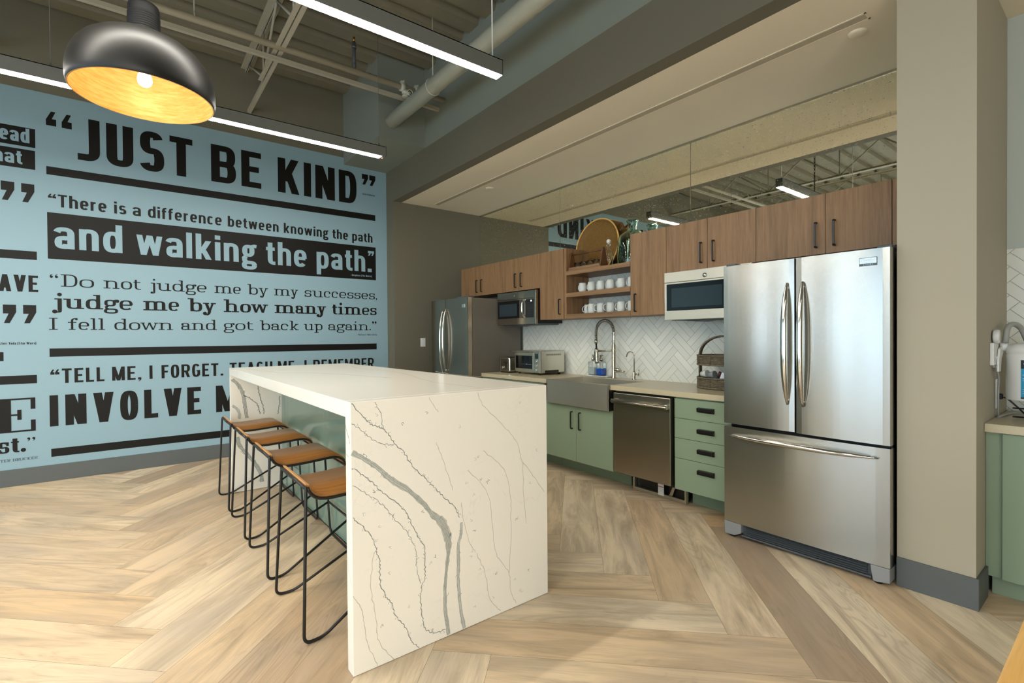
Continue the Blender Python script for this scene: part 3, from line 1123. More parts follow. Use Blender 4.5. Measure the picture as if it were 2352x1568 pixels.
MB().box(GX0+0.01, GX1-0.01, GY+0.03, GY+0.07, 0.01, 0.085).build('toe_grille', 'grille', t_)
MB().box(1.30, GX1-0.01, GY+0.02, GY+0.10, GT-0.005, GT+0.015, 0.004).build('hinge_cover', 'grille', t_)
MB().box(GX0+0.01, 0.90, GY+0.02, GY+0.10, GT-0.005, GT+0.015, 0.004).build('hinge_cover', 'grille', t_)

# microwaves over the counter


def microwave(label, x0, x1, y, z0, z1, glass_x, hx, light, keypad):
    t_ = thing('over_range_microwave', label, 'microwave', ((x0+x1)/2, -0.46, z0), 'wall microwaves under the upper cabinets')
    face = 'steel_bright' if light else 'steel_dark'
    MB().box(x0+0.002, x1-0.002, y+0.03, YT-0.006, z0+0.012, z1-0.001, 0.002, 1).build('body', 'black_plastic', t_)
    MB().box(x0, x1, y, y+0.032, z1-0.084, z1, 0.003).build('top_panel', face, t_)
    d_ = MB().box(x0, x1, y, y+0.032, z0, z1-0.085, 0.003).build('door', face, t_)
    MB().box(glass_x[0], glass_x[1], y-0.003, y+0.01, z0+0.075, z1-0.098, 0.002, 1).build('door_glass', 'dark_glass', d_)
    w0, w1 = glass_x[2], glass_x[3]
    MB().box(w0, w1, y-0.0036, y, z0+0.102, z1-0.135, 0.0, 1).build('window', 'inner_glass', d_)
    m = MB()
    arch_bar(m, (hx, y-0.005, z1-0.095), (hx, y-0.005, z0+0.075), 0.032, 0.013)
    m.build('handle', 'chrome', d_)
    kp = MB().box(keypad[0], keypad[1], y-0.003, y+0.01, z0+0.075, z1-0.098, 0.002, 1).build('control_panel', 'black_plastic', t_)
    m = MB()
    kw = (keypad[1]-keypad[0])
    for r_ in range(8):
        for c_ in range(4):
            xx = keypad[0]+kw*(0.34+0.17*c_)
            zz = z1-0.165-0.0195*r_
            m.box(xx-0.006, xx+0.006, y-0.0034, y, zz-0.0012, zz+0.0012)
    m.build('key_print', 'grille', kp)
    if not light:
        m = MB()
        for q in (0.62, 0.70):
            m.box(keypad[0]+kw*q, keypad[0]+kw*(q+0.06), y-0.0034, y, z1-0.126, z1-0.110)
        m.build('clock_digits', 'display', kp)
    bx = (x0+x1)/2 + (0.01 if light else -0.02)
    if light:
        MB().lathe([(0, -0.004), (0.017, -0.004), (0.019, 0.0)], (4.28, y, z1-0.052), 24, axis='Y').build('badge', 'nickel', t_)
        m = MB().lathe([(0.0135, -0.0045), (0.0145, -0.0045)], (4.28, y, z1-0.052), 24, axis='Y')
        m.build('badge_ring', 'grille', t_)
    else:
        MB().box(1.895, 1.915, y-0.002, y, z1-0.052, z1-0.038).build('badge', 'nickel', t_)
        MB().box(2.108, 2.111, y-0.001, y+0.001, z1-0.084, z1).build('panel_joint', 'grille', t_)
    m = MB().box(x0+0.03, x1-0.03, y+0.06, YT-0.04, z0-0.004, z0+0.012)
    m.prism([(x0+0.12, z0-0.003), (x0+0.34, z0-0.003), (x0+0.24, z0-0.016)], 'Y', y+0.09, y+0.26)
    m.build('vent_filter', 'grille', t_)


microwave('dark stainless microwave mounted beside the far grey-sided fridge', 1.582, 2.292, -0.678, 1.475, 1.853, (1.592, 2.085, 1.625, 1.965), 2.095, False, (2.118, 2.262))
microwave('light stainless microwave mounted beside the large French-door fridge', 3.913, 4.648, -0.650, 1.467, 1.859, (3.936, 4.505, 3.985, 4.425), 4.518, True, (4.534, 4.636))

# dishwasher
t_ = thing('dishwasher', 'stainless dishwasher with a bar handle between the sink and drawers', 'dishwasher', (3.885, -0.6, 0))
MB().box(3.578, 4.166, YF+0.03, YT-0.01, 0.16, CB-0.004).build('body', 'black_plastic', t_)
d_ = MB().box(3.596, 4.158, -0.932, YF+0.03, 0.182, 0.856, 0.004).build('door', 'steel_dark', t_)
m = MB()
m.tube([(3.605, -0.962, 0.790), (4.150, -0.962, 0.790)], 0.016, 14, flat=(1.3, 0.75))
m.box(3.600, 3.628, -0.968, -0.93, 0.773, 0.807, 0.003).box(4.127, 4.155, -0.968, -0.93, 0.773, 0.807, 0.003)
m.build('handle', 'nickel', d_)
m = MB().box(3.655, 4.15, -0.70, -0.66, 0.01, 0.155)
k_ = m.build('toe_recess', 'black_plastic', t_)
m = MB().box(3.645, 4.165, -0.735, -0.705, 0.004, 0.030).box(3.645, 3.662, -0.735, -0.705, 0.03, 0.165).box(4.150, 4.166, -0.735, -0.705, 0.03, 0.165)
m.box(3.662, 4.15, -0.735, -0.705, 0.148, 0.166)
m.build('base_frame', 'steel_bright', t_)
m = MB().box(3.905, 3.960, -0.739, -0.735, 0.02, 0.118).box(3.905, 3.960, -0.7395, -0.739, 0.088, 0.093, mi=1)
m.build('sticker', ['white_plastic', 'red_print'], k_)
MB().prism([(4.00, 0.03), (4.03, 0.03), (4.06, 0.11), (4.14, 0.13), (4.14, 0.145), (4.05, 0.14)], 'Y', -0.725, -0.715).build('wiring_bracket', 'nickel', k_)

# ------------------------------------------------------------------ island
IX0, IX1, IY0, IY1, IZ = 1.48, 4.478, -3.509, -2.480, 1.087
VR = random.Random(5)


def ribbon(mb, pts, wid, to3, mi, jit=0.003, sub=5, lift=0.0):
    """flat inlay along a 2-D polyline with slightly ragged edges"""
    P = [Vector(p) for p in pts]
    Q = [P[0]]+P+[P[-1]]
    out, ws = [], []
    N = len(P)
    wl = wid if isinstance(wid, (list, tuple)) else [wid]*N
    for i in range(N-1):
        p0, p1, p2, p3 = Q[i:i+4]
        for j in range(sub):
            u = j/sub
            out.append(0.5*((2*p1)+(-p0+p2)*u+(2*p0-5*p1+4*p2-p3)*u*u+(-p0+3*p1-3*p2+p3)*u**3))
            ws.append(wl[i]+(wl[i+1]-wl[i])*u)
    out.append(P[-1])
    ws.append(wl[-1])
    n = len(out)
    L, R = [], []
    for i in range(n):
        d = (out[min(i+1, n-1)]-out[max(i-1, 0)]).normalized()
        nn = Vector((-d.y, d.x))
        c_ = out[i]+nn*VR.uniform(-jit, jit)
        w = ws[i]*VR.uniform(.75, 1.25)/2
        L.append(mb.bm.verts.new(to3(c_+nn*w, lift)))
        R.append(mb.bm.verts.new(to3(c_-nn*w, lift)))
    for i in range(n-1):
        mb.bm.faces.new((L[i], R[i], R[i+1], L[i+1])).material_index = mi
    return out


def spurs(mb, path, to3, lift, every=5, ln=0.02, w=0.0016):
    """fine hair cracks branching off a vein"""
    i = 2
    while i < len(path)-2:
        i += VR.randint(2, every+4)
        if i >= len(path)-2:
            break
        d = (path[i+1]-path[i-1]).normalized()
        n = Vector((-d.y, d.x))*VR.choice((-1, 1))
        a = path[i]
        b = a+n*VR.uniform(.15, .8)*ln+d*VR.uniform(-.9, .9)*ln
        c_ = b+n*VR.uniform(-.2, .6)*ln*.6+d*VR.uniform(-.6, .6)*ln*.6
        ribbon(mb, [a, b, c_], w, to3, 2, 0.001, 3, lift)


NEAR = {
    'b1': [(-3.512, 0.889), (-3.463, 0.862), (-3.403, 0.815), (-3.341, 0.752), (-3.267, 0.695), (-3.199, 0.627), (-3.155, 0.568), (-3.109, 0.525), (-3.078, 0.452), (-3.073, 0.386), (-3.085, 0.305), (-3.093, 0.215), (-3.092, 0.121), (-3.077, 0.008)],
    'b2': [(-3.005, 0.496), (-3.007, 0.444), (-3.022, 0.4), (-3.023, 0.306), (-3.024, 0.23), (-3.014, 0.113), (-2.995, 0.006)],
    't3': [(-3.51, 1.082), (-3.444, 1.009), (-3.414, 0.985), (-3.375, 0.967), (-3.348, 0.938), (-3.325, 0.901), (-3.284, 0.856), (-3.246, 0.793), (-3.188, 0.733), (-3.148, 0.689), (-3.097, 0.633), (-3.044, 0.575), (-3.014, 0.521)],
    't3b': [(-3.409, 1.081), (-3.387, 1.033), (-3.375, 0.967)],
    't4': [(-3.507, 1.004), (-3.462, 0.97), (-3.415, 0.926), (-3.357, 0.901), (-3.321, 0.898)],
    't5': [(-3.509, 0.829), (-3.464, 0.796), (-3.421, 0.755), (-3.378, 0.704), (-3.305, 0.637), (-3.268, 0.585), (-3.23, 0.5), (-3.196, 0.438), (-3.192, 0.373), (-3.193, 0.301), (-3.208, 0.261), (-3.214, 0.2), (-3.205, 0.134), (-3.19, 0.074), (-3.145, 0.043), (-3.093, 0.038)],
    't6': [(-3.51, 0.758), (-3.439, 0.708), (-3.378, 0.653), (-3.324, 0.58), (-3.269, 0.51), (-3.233, 0.43), (-3.232, 0.358), (-3.213, 0.28)],
    't7': [(-3.509, 0.632), (-3.457, 0.578), (-3.419, 0.514), (-3.407, 0.464), (-3.394, 0.414), (-3.395, 0.346), (-3.369, 0.274), (-3.347, 0.245), (-3.329, 0.182), (-3.292, 0.13), (-3.259, 0.055), (-3.226, 0.006)],
    't8': [(-3.509, 0.324), (-3.474, 0.263), (-3.462, 0.192), (-3.45, 0.112), (-3.408, 0.006)],
    'f9': [(-2.909, 1.081), (-2.881, 1.02), (-2.772, 0.92), (-2.684, 0.822), (-2.645, 0.718), (-2.564, 0.619), (-2.501, 0.532)],
    'f10': [(-2.97, 0.727), (-2.855, 0.593), (-2.827, 0.388), (-2.804, 0.282), (-2.736, 0.186), (-2.724, 0.095), (-2.692, 0.018)],
    'f11': [(-2.883, 0.805), (-2.762, 0.696), (-2.725, 0.567), (-2.72, 0.423), (-2.732, 0.18)],
    'f12': [(-2.923, 0.33), (-2.877, 0.224), (-2.849, 0.096), (-2.788, 0.015)],
    'f13': [(-2.645, 0.718), (-2.64, 0.591), (-2.621, 0.399)],
    'f14': [(-3.164, 1.078), (-3.119, 1.01)],
    'f15': [(-3.131, 0.878), (-3.095, 0.79), (-3.049, 0.652)],
    'f16': [(-3.42, 0.472), (-3.434, 0.342), (-3.414, 0.208), (-3.402, 0.102), (-3.336, -0.011)],
    'f17': [(-3.005, 0.586), (-2.979, 0.437), (-2.929, 0.337)],
}
FAR = {
    'b1': [(-3.494, 0.99), (-3.444, 0.929), (-3.416, 0.862), (-3.404, 0.788), (-3.395, 0.73), (-3.386, 0.641)],
    'b2': [(-3.462, 0.484), (-3.45, 0.424), (-3.406, 0.346), (-3.336, 0.247), (-3.284, 0.142), (-3.268, 0.057)],
    'b3': [(-3.497, 0.761), (-3.466, 0.736), (-3.447, 0.691), (-3.441, 0.64)],
    't1': [(-3.294, 0.919), (-3.276, 0.807), (-3.25, 0.715), (-3.247, 0.663)],
    't2': [(-3.41, 0.847), (-3.368, 0.822), (-3.309, 0.765), (-3.287, 0.704), (-3.277, 0.666)],
    't3': [(-3.115, 0.816), (-3.119, 0.726), (-3.134, 0.652)],
}
TOP = {
    't1': [(1.67, -3.462), (2.034, -3.382), (2.471, -3.319)],
    't2': [(2.499, -3.313), (2.61, -3.174), (2.929, -3.037), (3.2, -2.962), (3.487, -2.896)],
    't3': [(3.171, -2.41), (3.621, -2.464), (3.983, -2.377)],
}
EDGE = {
    't1': [(4.412, 0.995), (4.432, 0.971), (4.455, 0.948), (4.469, 0.923)],
    't2': [(4.424, 0.876), (4.453, 0.868)],
    't3': [(1.901, 1.092), (1.839, 1.055)],
}

E3 = 0.00025
isl = thing('kitchen_island', 'large white quartz waterfall island with grey veins and sage green panels', 'kitchen island', ((IX0+IX1)/2, (IY0+IY1)/2, 0))
m = MB().box(IX1-0.060, IX1, IY0, IY1, 0.002, IZ, 0.0025, 2)


def onx(p, l):
    return Vector((IX1+E3+l, p[0], p[1]))


def clampv(pts):
    return [(min(max(a, IY0+.004), IY1-.004), min(max(b, .004), IZ-.004)) for a, b in pts]


NEAR = {k: clampv(v) for k, v in NEAR.items()}
pth = ribbon(m, NEAR['b1'], [.020, .018, .019, .022, .022, .022, .022, .036, .036, .024, .015, .015, .017, .019], onx, 1, .0015)
for s_, lo, hi in ((.008, 0, 14), (-.008, 0, 14), (.002, 0, 14), (-.003, 4, 12), (.013, 6, 10), (-.014, 6, 10)):
    ribbon(m, clampv([(a+s_*.75, b+s_*.55) for a, b in NEAR['b1'][lo:hi]]), .0016, onx, 2, .0009, 8, .0002)
spurs(m, pth, onx, .0001, 3, .022)
pth = ribbon(m, NEAR['b2'], [.010, .015, .012, .017, .015, .017, .020], onx, 1, .0015)
for s_ in (.006, -.006):
    ribbon(m, clampv([(a+s_, b) for a, b in NEAR['b2']]), .0016, onx, 2, .0009, 8, .0002)
spurs(m, pth, onx, .0001, 4, .016)
for k_, w in (('t3', .0036), ('t5', .0036), ('t7', .0034), ('t6', .0024), ('t4', .0024), ('t3b', .0024)):
    pth = ribbon(m, NEAR[k_], w, onx, 2, .0035, 8)
    spurs(m, pth, onx, .0001, 3, .014, .0013)
for k_ in NEAR:
    if k_[0] == 'f' or k_ == 't8':
        ribbon(m, NEAR[k_], .0030, onx, 3, .003, 7)
for k in range(46):       # scattered flecks
    y, z = VR.uniform(IY0+.05, IY1-.05), VR.uniform(.05, IZ-.05)
    a = VR.uniform(0, 6.3)
    q = [(y, z), (y+math.cos(a)*.010, z+math.sin(a)*.010), (y+math.cos(a+1.4)*.012, z+math.sin(a+1.4)*.012)]
    ribbon(m, q, .0022, onx, VR.choice((2, 3, 3)), .002, 4)
for k_, v_ in EDGE.items():
    if k_ != 't3':
        ribbon(m, [(min(max(a, IX1-.057), IX1-.002), b) for a, b in v_], .008 if k_ == 't1' else .004, lambda p, l: Vector((p[0], IY0-E3-l, p[1])), 1, .0015)
for z0 in (.78, .62, .46):
    ribbon(m, [(IX1-.056, z0), (IX1-.035, z0-.06), (IX1-.004, z0-.10)], .003, lambda p, l: Vector((p[0], IY0-E3-l, p[1])), 3, .002)
QM = ['quartz', 'vein', 'vein_dark', 'vein_faint']
m.build('waterfall_end', QM, isl, False)
m = MB().box(IX0, IX0+0.053, IY0, IY1, 0.002, IZ-0.066, 0.002, 1)


def onf(p, l):
    return Vector((IX0+0.053+E3+l, p[0], p[1]))


FAR = {k: [(min(max(a, IY0+.004), -3.09), min(max(b, .004), IZ-.07)) for a, b in v] for k, v in FAR.items()}
for k_ in ('b1', 'b2'):
    pth = ribbon(m, FAR[k_], .030, onf, 1, .003)
    for s_ in (.011, -.011, .002):
        ribbon(m, [(a+s_, b) for a, b in FAR[k_]], .003, onf, 2, .0015, 6, .0002)
    spurs(m, pth, onf, .0001, 3, .03, .003)
ribbon(m, FAR['b3'], .022, onf, 1, .003)
for k_ in ('t1', 't2', 't3'):
    pth = ribbon(m, FAR[k_], .007, onf, 2, .004, 7)
    spurs(m, pth, onf, .0001, 4, .02, .002)
m.build('waterfall_end', QM, isl, False)
m = MB().box(IX0, IX1-0.0605, IY0, IY1, IZ-0.065, IZ, 0.0025, 2)


def ont(p, l):
    return Vector((p[0], p[1], IZ+E3+l))


for k_, w in (('t1', .008), ('t2', .012), ('t3', .010)):
    ribbon(m, TOP[k_], w, ont, 3, .004, 7)
ribbon(m, [(2.0, -2.62), (2.5, -2.70), (3.1, -2.66), (3.9, -2.83), (4.4, -2.80)], .006, ont, 3, .005, 7)
ribbon(m, [(1.901, 1.086), (1.87, 1.055), (1.85, 1.023)], .004, lambda p, l: Vector((p[0], IY0-E3-l, p[1])), 3, .002)
m.build('countertop', QM, isl, False)
m = MB().box(IX0+0.054, IX1-0.061, -3.085, IY1+0.02, 0.012, IZ-0.066)
b_ = m.build('base', 'green', isl)
for a, b, nm in ((IX0+0.055, 1.66, 'filler_strip'), (1.664, 1.752, 'filler_strip'), (1.756, 2.78, 'back_panel'), (2.784, 4.414, 'back_panel')):
    MB().box(a, b, -3.100, -3.085, 0.014, IZ-0.068, 0.0012, 1).build(nm, 'green_gloss', isl)
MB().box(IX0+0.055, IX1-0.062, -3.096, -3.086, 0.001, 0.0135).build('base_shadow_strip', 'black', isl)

# ------------------------------------------------------------------ stools
SXC = 3.883
st = thing('bar_stool', 'walnut bar stool nearest the camera, tucked under the island', 'stool', (SXC, -3.36, 0), 'bent ply stools along the island')
prof = [(-3.570, .684), (-3.566, .670), (-3.556, .652), (-3.540, .636), (-3.518, .625), (-3.490, .6195), (-3.45, .618), (-3.38, .6205), (-3.31, .625), (-3.25, .629), (-3.215, .6285), (-3.190, .622), (-3.170, .609), (-3.158, .592), (-3.152, .572)]
MB().sweep(prof, SXC-.205, SXC+.205, .013).build('seat', 'stool_wood', st)
m = MB().sweep([(-3.571, .6835), (-3.5695, .688)], SXC-.2055, SXC+.2055, .0145)
m.build('seat_edge', 'ply_edge', st)
TR = .0072
under = [Vector((0, a, b-.0145)) for a, b in prof]
m = MB()
for s_ in (-1, 1):
    m.tube([Vector((SXC+s_*.212, p.y, p.z+.004)) for p in under], TR, 8)
m.tube([(SXC-.212, -3.580, .672), (SXC+.212, -3.580, .672)], TR, 8)
m.tube([(SXC-.212, -3.152, .560), (SXC+.212, -3.152, .560)], TR, 8)
m.build('seat_frame', 'black', st)
for s_ in (-1, 1):
    m = MB().tube(fillet([(SXC+s_*.205, -3.578, .674), (SXC+s_*.222, -3.580, .668), (SXC+s_*.262, -3.606, TR), (SXC+s_*.256, -3.520, TR), (SXC+s_*.200, -3.124, .222)], .035, 6), TR, 10)
    m.build('rear_leg', 'black', st)
m = MB().tube(fillet([(SXC-.205, -3.150, .572), (SXC-.203, -3.118, TR), (SXC+.203, -3.118, TR), (SXC+.205, -3.150, .572)], .055, 7), TR, 10)
m.build('front_leg_loop', 'black', st)
MB().tube([(SXC-.201, -3.131, .224), (SXC+.201, -3.131, .224)], TR*.9, 10).build('footrest', 'black', st)
for xc, lb in ((3.158, 'walnut bar stool second from the camera, tucked under the island'), (2.470, 'walnut bar stool third from the camera, tucked under the island'), (1.802, 'walnut bar stool farthest from the camera, nearest the mural')):
    dup(st, (xc-SXC, 0, 0), lb)

# ------------------------------------------------------------------ on the worktop
# toaster oven
TX0, TX1, TY0, TY1, T0, T1 = 1.925, 2.370, -0.690, -0.325, 0.9155, 1.180
t_ = thing('toaster_oven', 'stainless countertop toaster oven with three knobs on the worktop', 'toaster oven', ((TX0+TX1)/2, -0.5, T0))
MB().box(TX0, TX1, TY0+.012, TY1, T0+.022, T1, .006).build('body', 'steel_bright', t_)
m = MB()
for k in range(16):
    m.box(TX1-.001, TX1+.0008, -0.60+k*.014, -0.593+k*.014, T1-.052, T1-.034)
m.build('side_vents', 'grille', t_)
MB().box(TX1-.002, TX1+.004, -0.62, -0.42, T0+.025, T0+.052).build('side_grip', 'black_plastic', t_)
d_ = MB().box(TX0+.004, TX1-.118, TY0, TY0+.013, T0+.04, T1-.02, .002, 1).build('door', 'steel_bright', t_)
MB().box(TX0+.020, TX1-.132, TY0-.002, TY0+.004, T0+.065, T1-.055, .001, 1).build('window', 'dark_glass', d_)
m = MB().tube([(TX0+.01, TY0-.0035, T0+.115), (TX1-.14, TY0-.0035, T0+.115)], .0015, 6).build('rack', 'nickel', d_)
m = MB().box(TX0-.035, TX1-.125, TY0-.045, TY0-.004, T1-.012, T1-.002, .004).build('handle', 'steel_bright', d_)
p_ = MB().box(TX1-.115, TX1-.002, TY0+.001, TY0+.013, T0+.025, T1-.004, .002, 1).build('control_panel', 'steel_bright', t_)
MB().box(TX1-.085, TX1-.032, TY0-.001, TY0+.002, T1-.085, T1-.03).build('display', 'inner_glass', p_)
for k in range(3):
    MB().tube([(TX1-.058, TY0+.002, T1-.112-k*.048), (TX1-.058, TY0-.016, T1-.112-k*.048)], [.019, .016], 20).build('knob', 'chrome', p_)
for xx in (TX0+.04, TX1-.05):
    for yy in (TY0+.04, TY1-.04):
        MB().tube([(xx, yy, T0), (xx, yy, T0+.023)], .014, 12).build('foot', 'black_plastic', t_)
# toaster
t_ = thing('toaster', 'small chrome two-slot toaster standing left of the toaster oven', 'toaster', (1.76, -0.58, T0))
MB().box(1.655, 1.835, -0.700, -0.42, T0+.010, T0+.182, .018, 4).build('body', 'chrome', t_)
MB().box(1.660, 1.830, -0.695, -0.425, T0, T0+.014, .003, 1).build('base', 'black_plastic', t_)
f_ = MB().box(1.668, 1.822, -0.706, -0.699, T0+.02, T0+.165, .006, 2).build('front_panel', 'steel_dark', t_)
MB().tube([(1.715, -.706, T0+.060), (1.715, -.722, T0+.060)], .020, 20).build('dial', 'chrome', f_)
MB().box(1.772, 1.786, -.7075, -.705, T0+.06, T0+.14).build('lever_slot', 'black_plastic', f_)
MB().box(1.762, 1.796, -.725, -.706, T0+.118, T0+.130, .003, 1).build('lever', 'black_plastic', f_)
for xx in (1.70, 1.765):
    MB().box(xx, xx+.028, -0.66, -0.46, T0+.1815, T0+.1832).build('slot', 'black_plastic', t_)

# spring faucet
FXC, FYC = 3.128, -0.372
t_ = thing('spring_faucet', 'tall brushed nickel spring-neck kitchen faucet behind the sink', 'faucet', (FXC, FYC, CZ))
m = MB().lathe([(0, 0), (.027, 0), (.027, .006), (.021, .012), (.021, .325), (.017, .335), (.0145, .345), (.0145, .46)], (FXC, FYC, CZ), 24)
m.build('column', 'nickel', t_)
HXC = FXC-.262
topz = 1.378
ctr = (FXC-.118, FYC, topz)
path = [Vector((FXC, FYC, 1.34))] + arc(ctr, .118, 0, 180, 26, 'XZ', .118) + [Vector((FXC-.236, FYC, 1.30))]
MB().tube(path, .008, 10).build('hose', 'black', t_)
L_ = [0]
for a, b in zip(path, path[1:]):
    L_.append(L_[-1]+(b-a).length)
tot = L_[-1]
turns = 46
pts = []
for i in range(turns*10+1):
    s_ = tot*i/(turns*10)
    j = max(k for k in range(len(L_)-1) if L_[k] <= s_+1e-9)
    u = (s_-L_[j])/max(1e-9, L_[j+1]-L_[j])
    p = path[j].lerp(path[j+1], u)
    d = (path[min(j+2, len(path)-1)]-path[max(j-1, 0)]).normalized() if 0 < j < len(path)-2 else (path[j+1]-path[j]).normalized()
    n1 = Vector((0, 1, 0))
    n2 = d.cross(n1).normalized()
    a = 2*PI*turns*i/(turns*10)
    pts.append(p+(n1*math.cos(a)+n2*math.sin(a))*.0145)
MB().tube(pts, .0032, 5).build('spring', 'nickel', t_)
m = MB().tube([(FXC-.236, FYC, 1.30), (FXC-.236, FYC, 1.262)], .017, 16)
m.tube([(FXC-.236, FYC, 1.262), (FXC-.234, FYC, 1.20)], .009, 12, mi=1)
m.build('hose_end', ['nickel', 'black'], t_)
m = MB().tube([(FXC-.236, FYC, 1.212), (FXC-.232, FYC, 1.19), (FXC-.228, FYC, 1.08), (FXC-.222, FYC, 1.055)], [.015, .020, .020, .024], 18)
h_ = m.build('spray_head', 'nickel', t_)
MB().box(FXC-.256, FXC-.249, FYC-.012, FYC+.012, 1.085, 1.18, .003, 1).build('trigger', 'black', h_)
m = MB().tube([(FXC-.018, FYC, 1.192), (FXC-.205, FYC, 1.184)], .0075, 12)
m.tube([(FXC-.200, FYC, 1.185), (FXC-.214, FYC, 1.184)], .013, 14)
m.build('support_arm', 'nickel', t_)
m = MB().tube([(FXC+.015, FYC, 1.000), (FXC+.085, FYC-.012, 1.000)], .019, 18)
m.tube([(FXC+.02, FYC-.005, 0.985), (FXC+.155, FYC-.03, 0.992)], [.011, .007], 12)
m.build('lever', 'nickel', t_)
# filtered-water tap
t_ = thing('filter_tap', 'slim nickel gooseneck drinking water tap right of the sink faucet', 'faucet', (3.372, -0.365, CZ))
MB().lathe([(0, 0), (.021, 0), (.021, .004), (.014, .010), (.013, .075), (.0095, .082), (0, .083)], (3.372, -0.365, CZ), 20).build('body', 'nickel', t_)
MB().tube([(3.372, -.365, CZ+.07), (3.372, -.365, 1.135)] + arc((3.327, -.365, 1.135), .045, 0, 165, 16, 'XZ', .05)[1:] + [(3.276, -.365, 1.115)], .0058, 10).build('spout', 'nickel', t_)
MB().tube([(3.283, -.365, 1.132), (3.274, -.365, 1.100)], .0075, 10).build('spout_tip', 'white_plastic', t_)
m = MB().tube([(3.385, -.365, CZ+.055), (3.425, -.37, CZ+.055)], .009, 12)
m.tube([(3.425, -.37, CZ+.045), (3.430, -.37, CZ+.10)], .0045, 8)
m.build('lever', 'nickel', t_)
# soap bottles on a white tray
SYC = -0.322
m = MB().box(2.735, 3.035, SYC-.055, SYC+.043, CZ+.001, CZ+.014, .006, 2)
tag(m.build('soap_tray', 'mug'), 'white oblong tray under the soap bottles behind the sink', 'tray')
for xx, lb, liq, fill in ((2.800, 'clear glass soap pump bottle with colourless soap', 'clear_soap', .080), (2.912, 'clear glass soap pump bottle half full of bright blue soap', 'blue_soap', .068)):
    t_ = thing('soap_dispenser', lb, 'soap bottle', (xx, SYC, CZ+.0145), 'glass soap bottles behind the sink')
    z0 = CZ+.0150
    m = MB().box(xx-.042, xx+.042, SYC-.036, SYC+.036, z0, z0+.140, .012, 3)
    m.lathe([(.020, .138), (.018, .150), (.016, .158)], (xx, SYC, z0), 20)
    m.build('bottle', 'glass', t_)
    MB().box(xx-.0385, xx+.0385, SYC-.0325, SYC+.0325, z0+.004, z0+.004+fill, .010, 3).build('soap', liq, t_)
    m = MB().lathe([(0, .150), (.017, .150), (.017, .176), (.010, .180), (.010, .196), (.013, .198), (.013, .212), (0, .213)], (xx, SYC, z0), 20)
    m.tube([(xx, SYC, z0+.206), (xx+.034, SYC-.008, z0+.204)], .006, 8)
    m.tube([(xx, SYC, z0+.150), (xx, SYC, z0+.02)], .0025, 6)
    m.build('pump', 'nickel', t_)
# two-tier wicker basket
BX, BY, BR = 4.335, -0.470, .205
t_ = thing('tiered_basket', 'two-tier grey wicker basket with an arched handle beside the fridge', 'basket', (BX, BY, CZ))


def ring_wall(z0, z1):
    mb_ = MB()
    n, rows = 72, max(5, int((z1-z0)/.010))
    for k in range(rows):
        z = z0+(k+.5)*(z1-z0)/rows
        pts_ = []
        for j in range(n):
            a = 2*PI*j/n
            r_ = 1+.020*math.cos(j*PI+k*PI)
            pts_.append((BX+BR*r_*math.cos(a), BY+BR*.78*r_*math.sin(a), z))
        mb_.tube(pts_, (z1-z0)/rows*.52, 5, closed=True)
    for z in (z0, z1):
        mb_.tube([(BX+BR*1.02*math.cos(2*PI*j/48), BY+BR*.8*math.sin(2*PI*j/48), z) for j in range(48)], .007, 6, closed=True)
    for j in range(10):
        a = 2*PI*j/10+.2
        x_, y_ = BX+BR*1.03*math.cos(a), BY+BR*.81*math.sin(a)
        mb_.tube([(x_, y_, z0-.004), (x_, y_, z1+.004)], .0035, 5)
    nb = 40
    mb_.poly([(BX+BR*math.cos(2*PI*j/nb), BY+BR*.78*math.sin(2*PI*j/nb), z0+.006) for j in range(nb)])
    return mb_


ring_wall(CZ+.009, CZ+.085).build('lower_tier', 'wicker', t_)
ring_wall(CZ+.190, CZ+.262).build('upper_tier', 'wicker', t_)
pts = [(BX-BR, BY, CZ+.02), (BX-BR, BY, CZ+.26)] + [tuple(p) for p in arc((BX, BY, CZ+.26), BR, 180, 0, 26, 'XZ', .155)[1:-1]] + [(BX+BR, BY, CZ+.26), (BX+BR, BY, CZ+.02)]
m = MB()
for k in range(3):
    m.tube([(a, b-.013+k*.013, c_) for a, b, c_ in pts], .0075, 7)
m.build('handle', 'wicker', t_)
# small rolls and packets lying in the lower tier
cups = [('paper_cup', 'small white paper cup lying in the basket, leftmost of its contents', (BX-.115, BY-.085, CZ+.115), 'mug'), ('paper_cup', 'grey plastic cup lying in the basket beside the white cup', (BX-.045, BY-.095, CZ+.112), 'grey_plastic')]
for nm, lb, (a, b, c_), mt in cups:
    m = MB().tube([(a-.025, b, c_-.004), (a+.03, b-.01, c_+.004)], [.022, .029], 18)
    tag(m.build(nm, mt), lb, 'cup')
m = MB().tube([(BX+.012, BY-.10, CZ+.105), (BX+.03, BY-.105, CZ+.135)], .013, 12)
tag(m.build('tea_packet', 'stain'), 'small brown packet among white napkins in the lower basket', 'packet')
m = MB()
for k in range(4):
    a0 = BX+.055+k*.030
    m.prism([(a0-.045, CZ+.05), (a0+.035, CZ+.05), (a0+.028, CZ+.125+.012*(k % 2)), (a0-.012, CZ+.138)], 'Y', BY-.11+k*.012, BY+.06+k*.01, 0, .004)
tag(m.build('napkin_bundle', 'napkin'), 'crumpled white napkins filling the right of the lower basket', 'napkins')

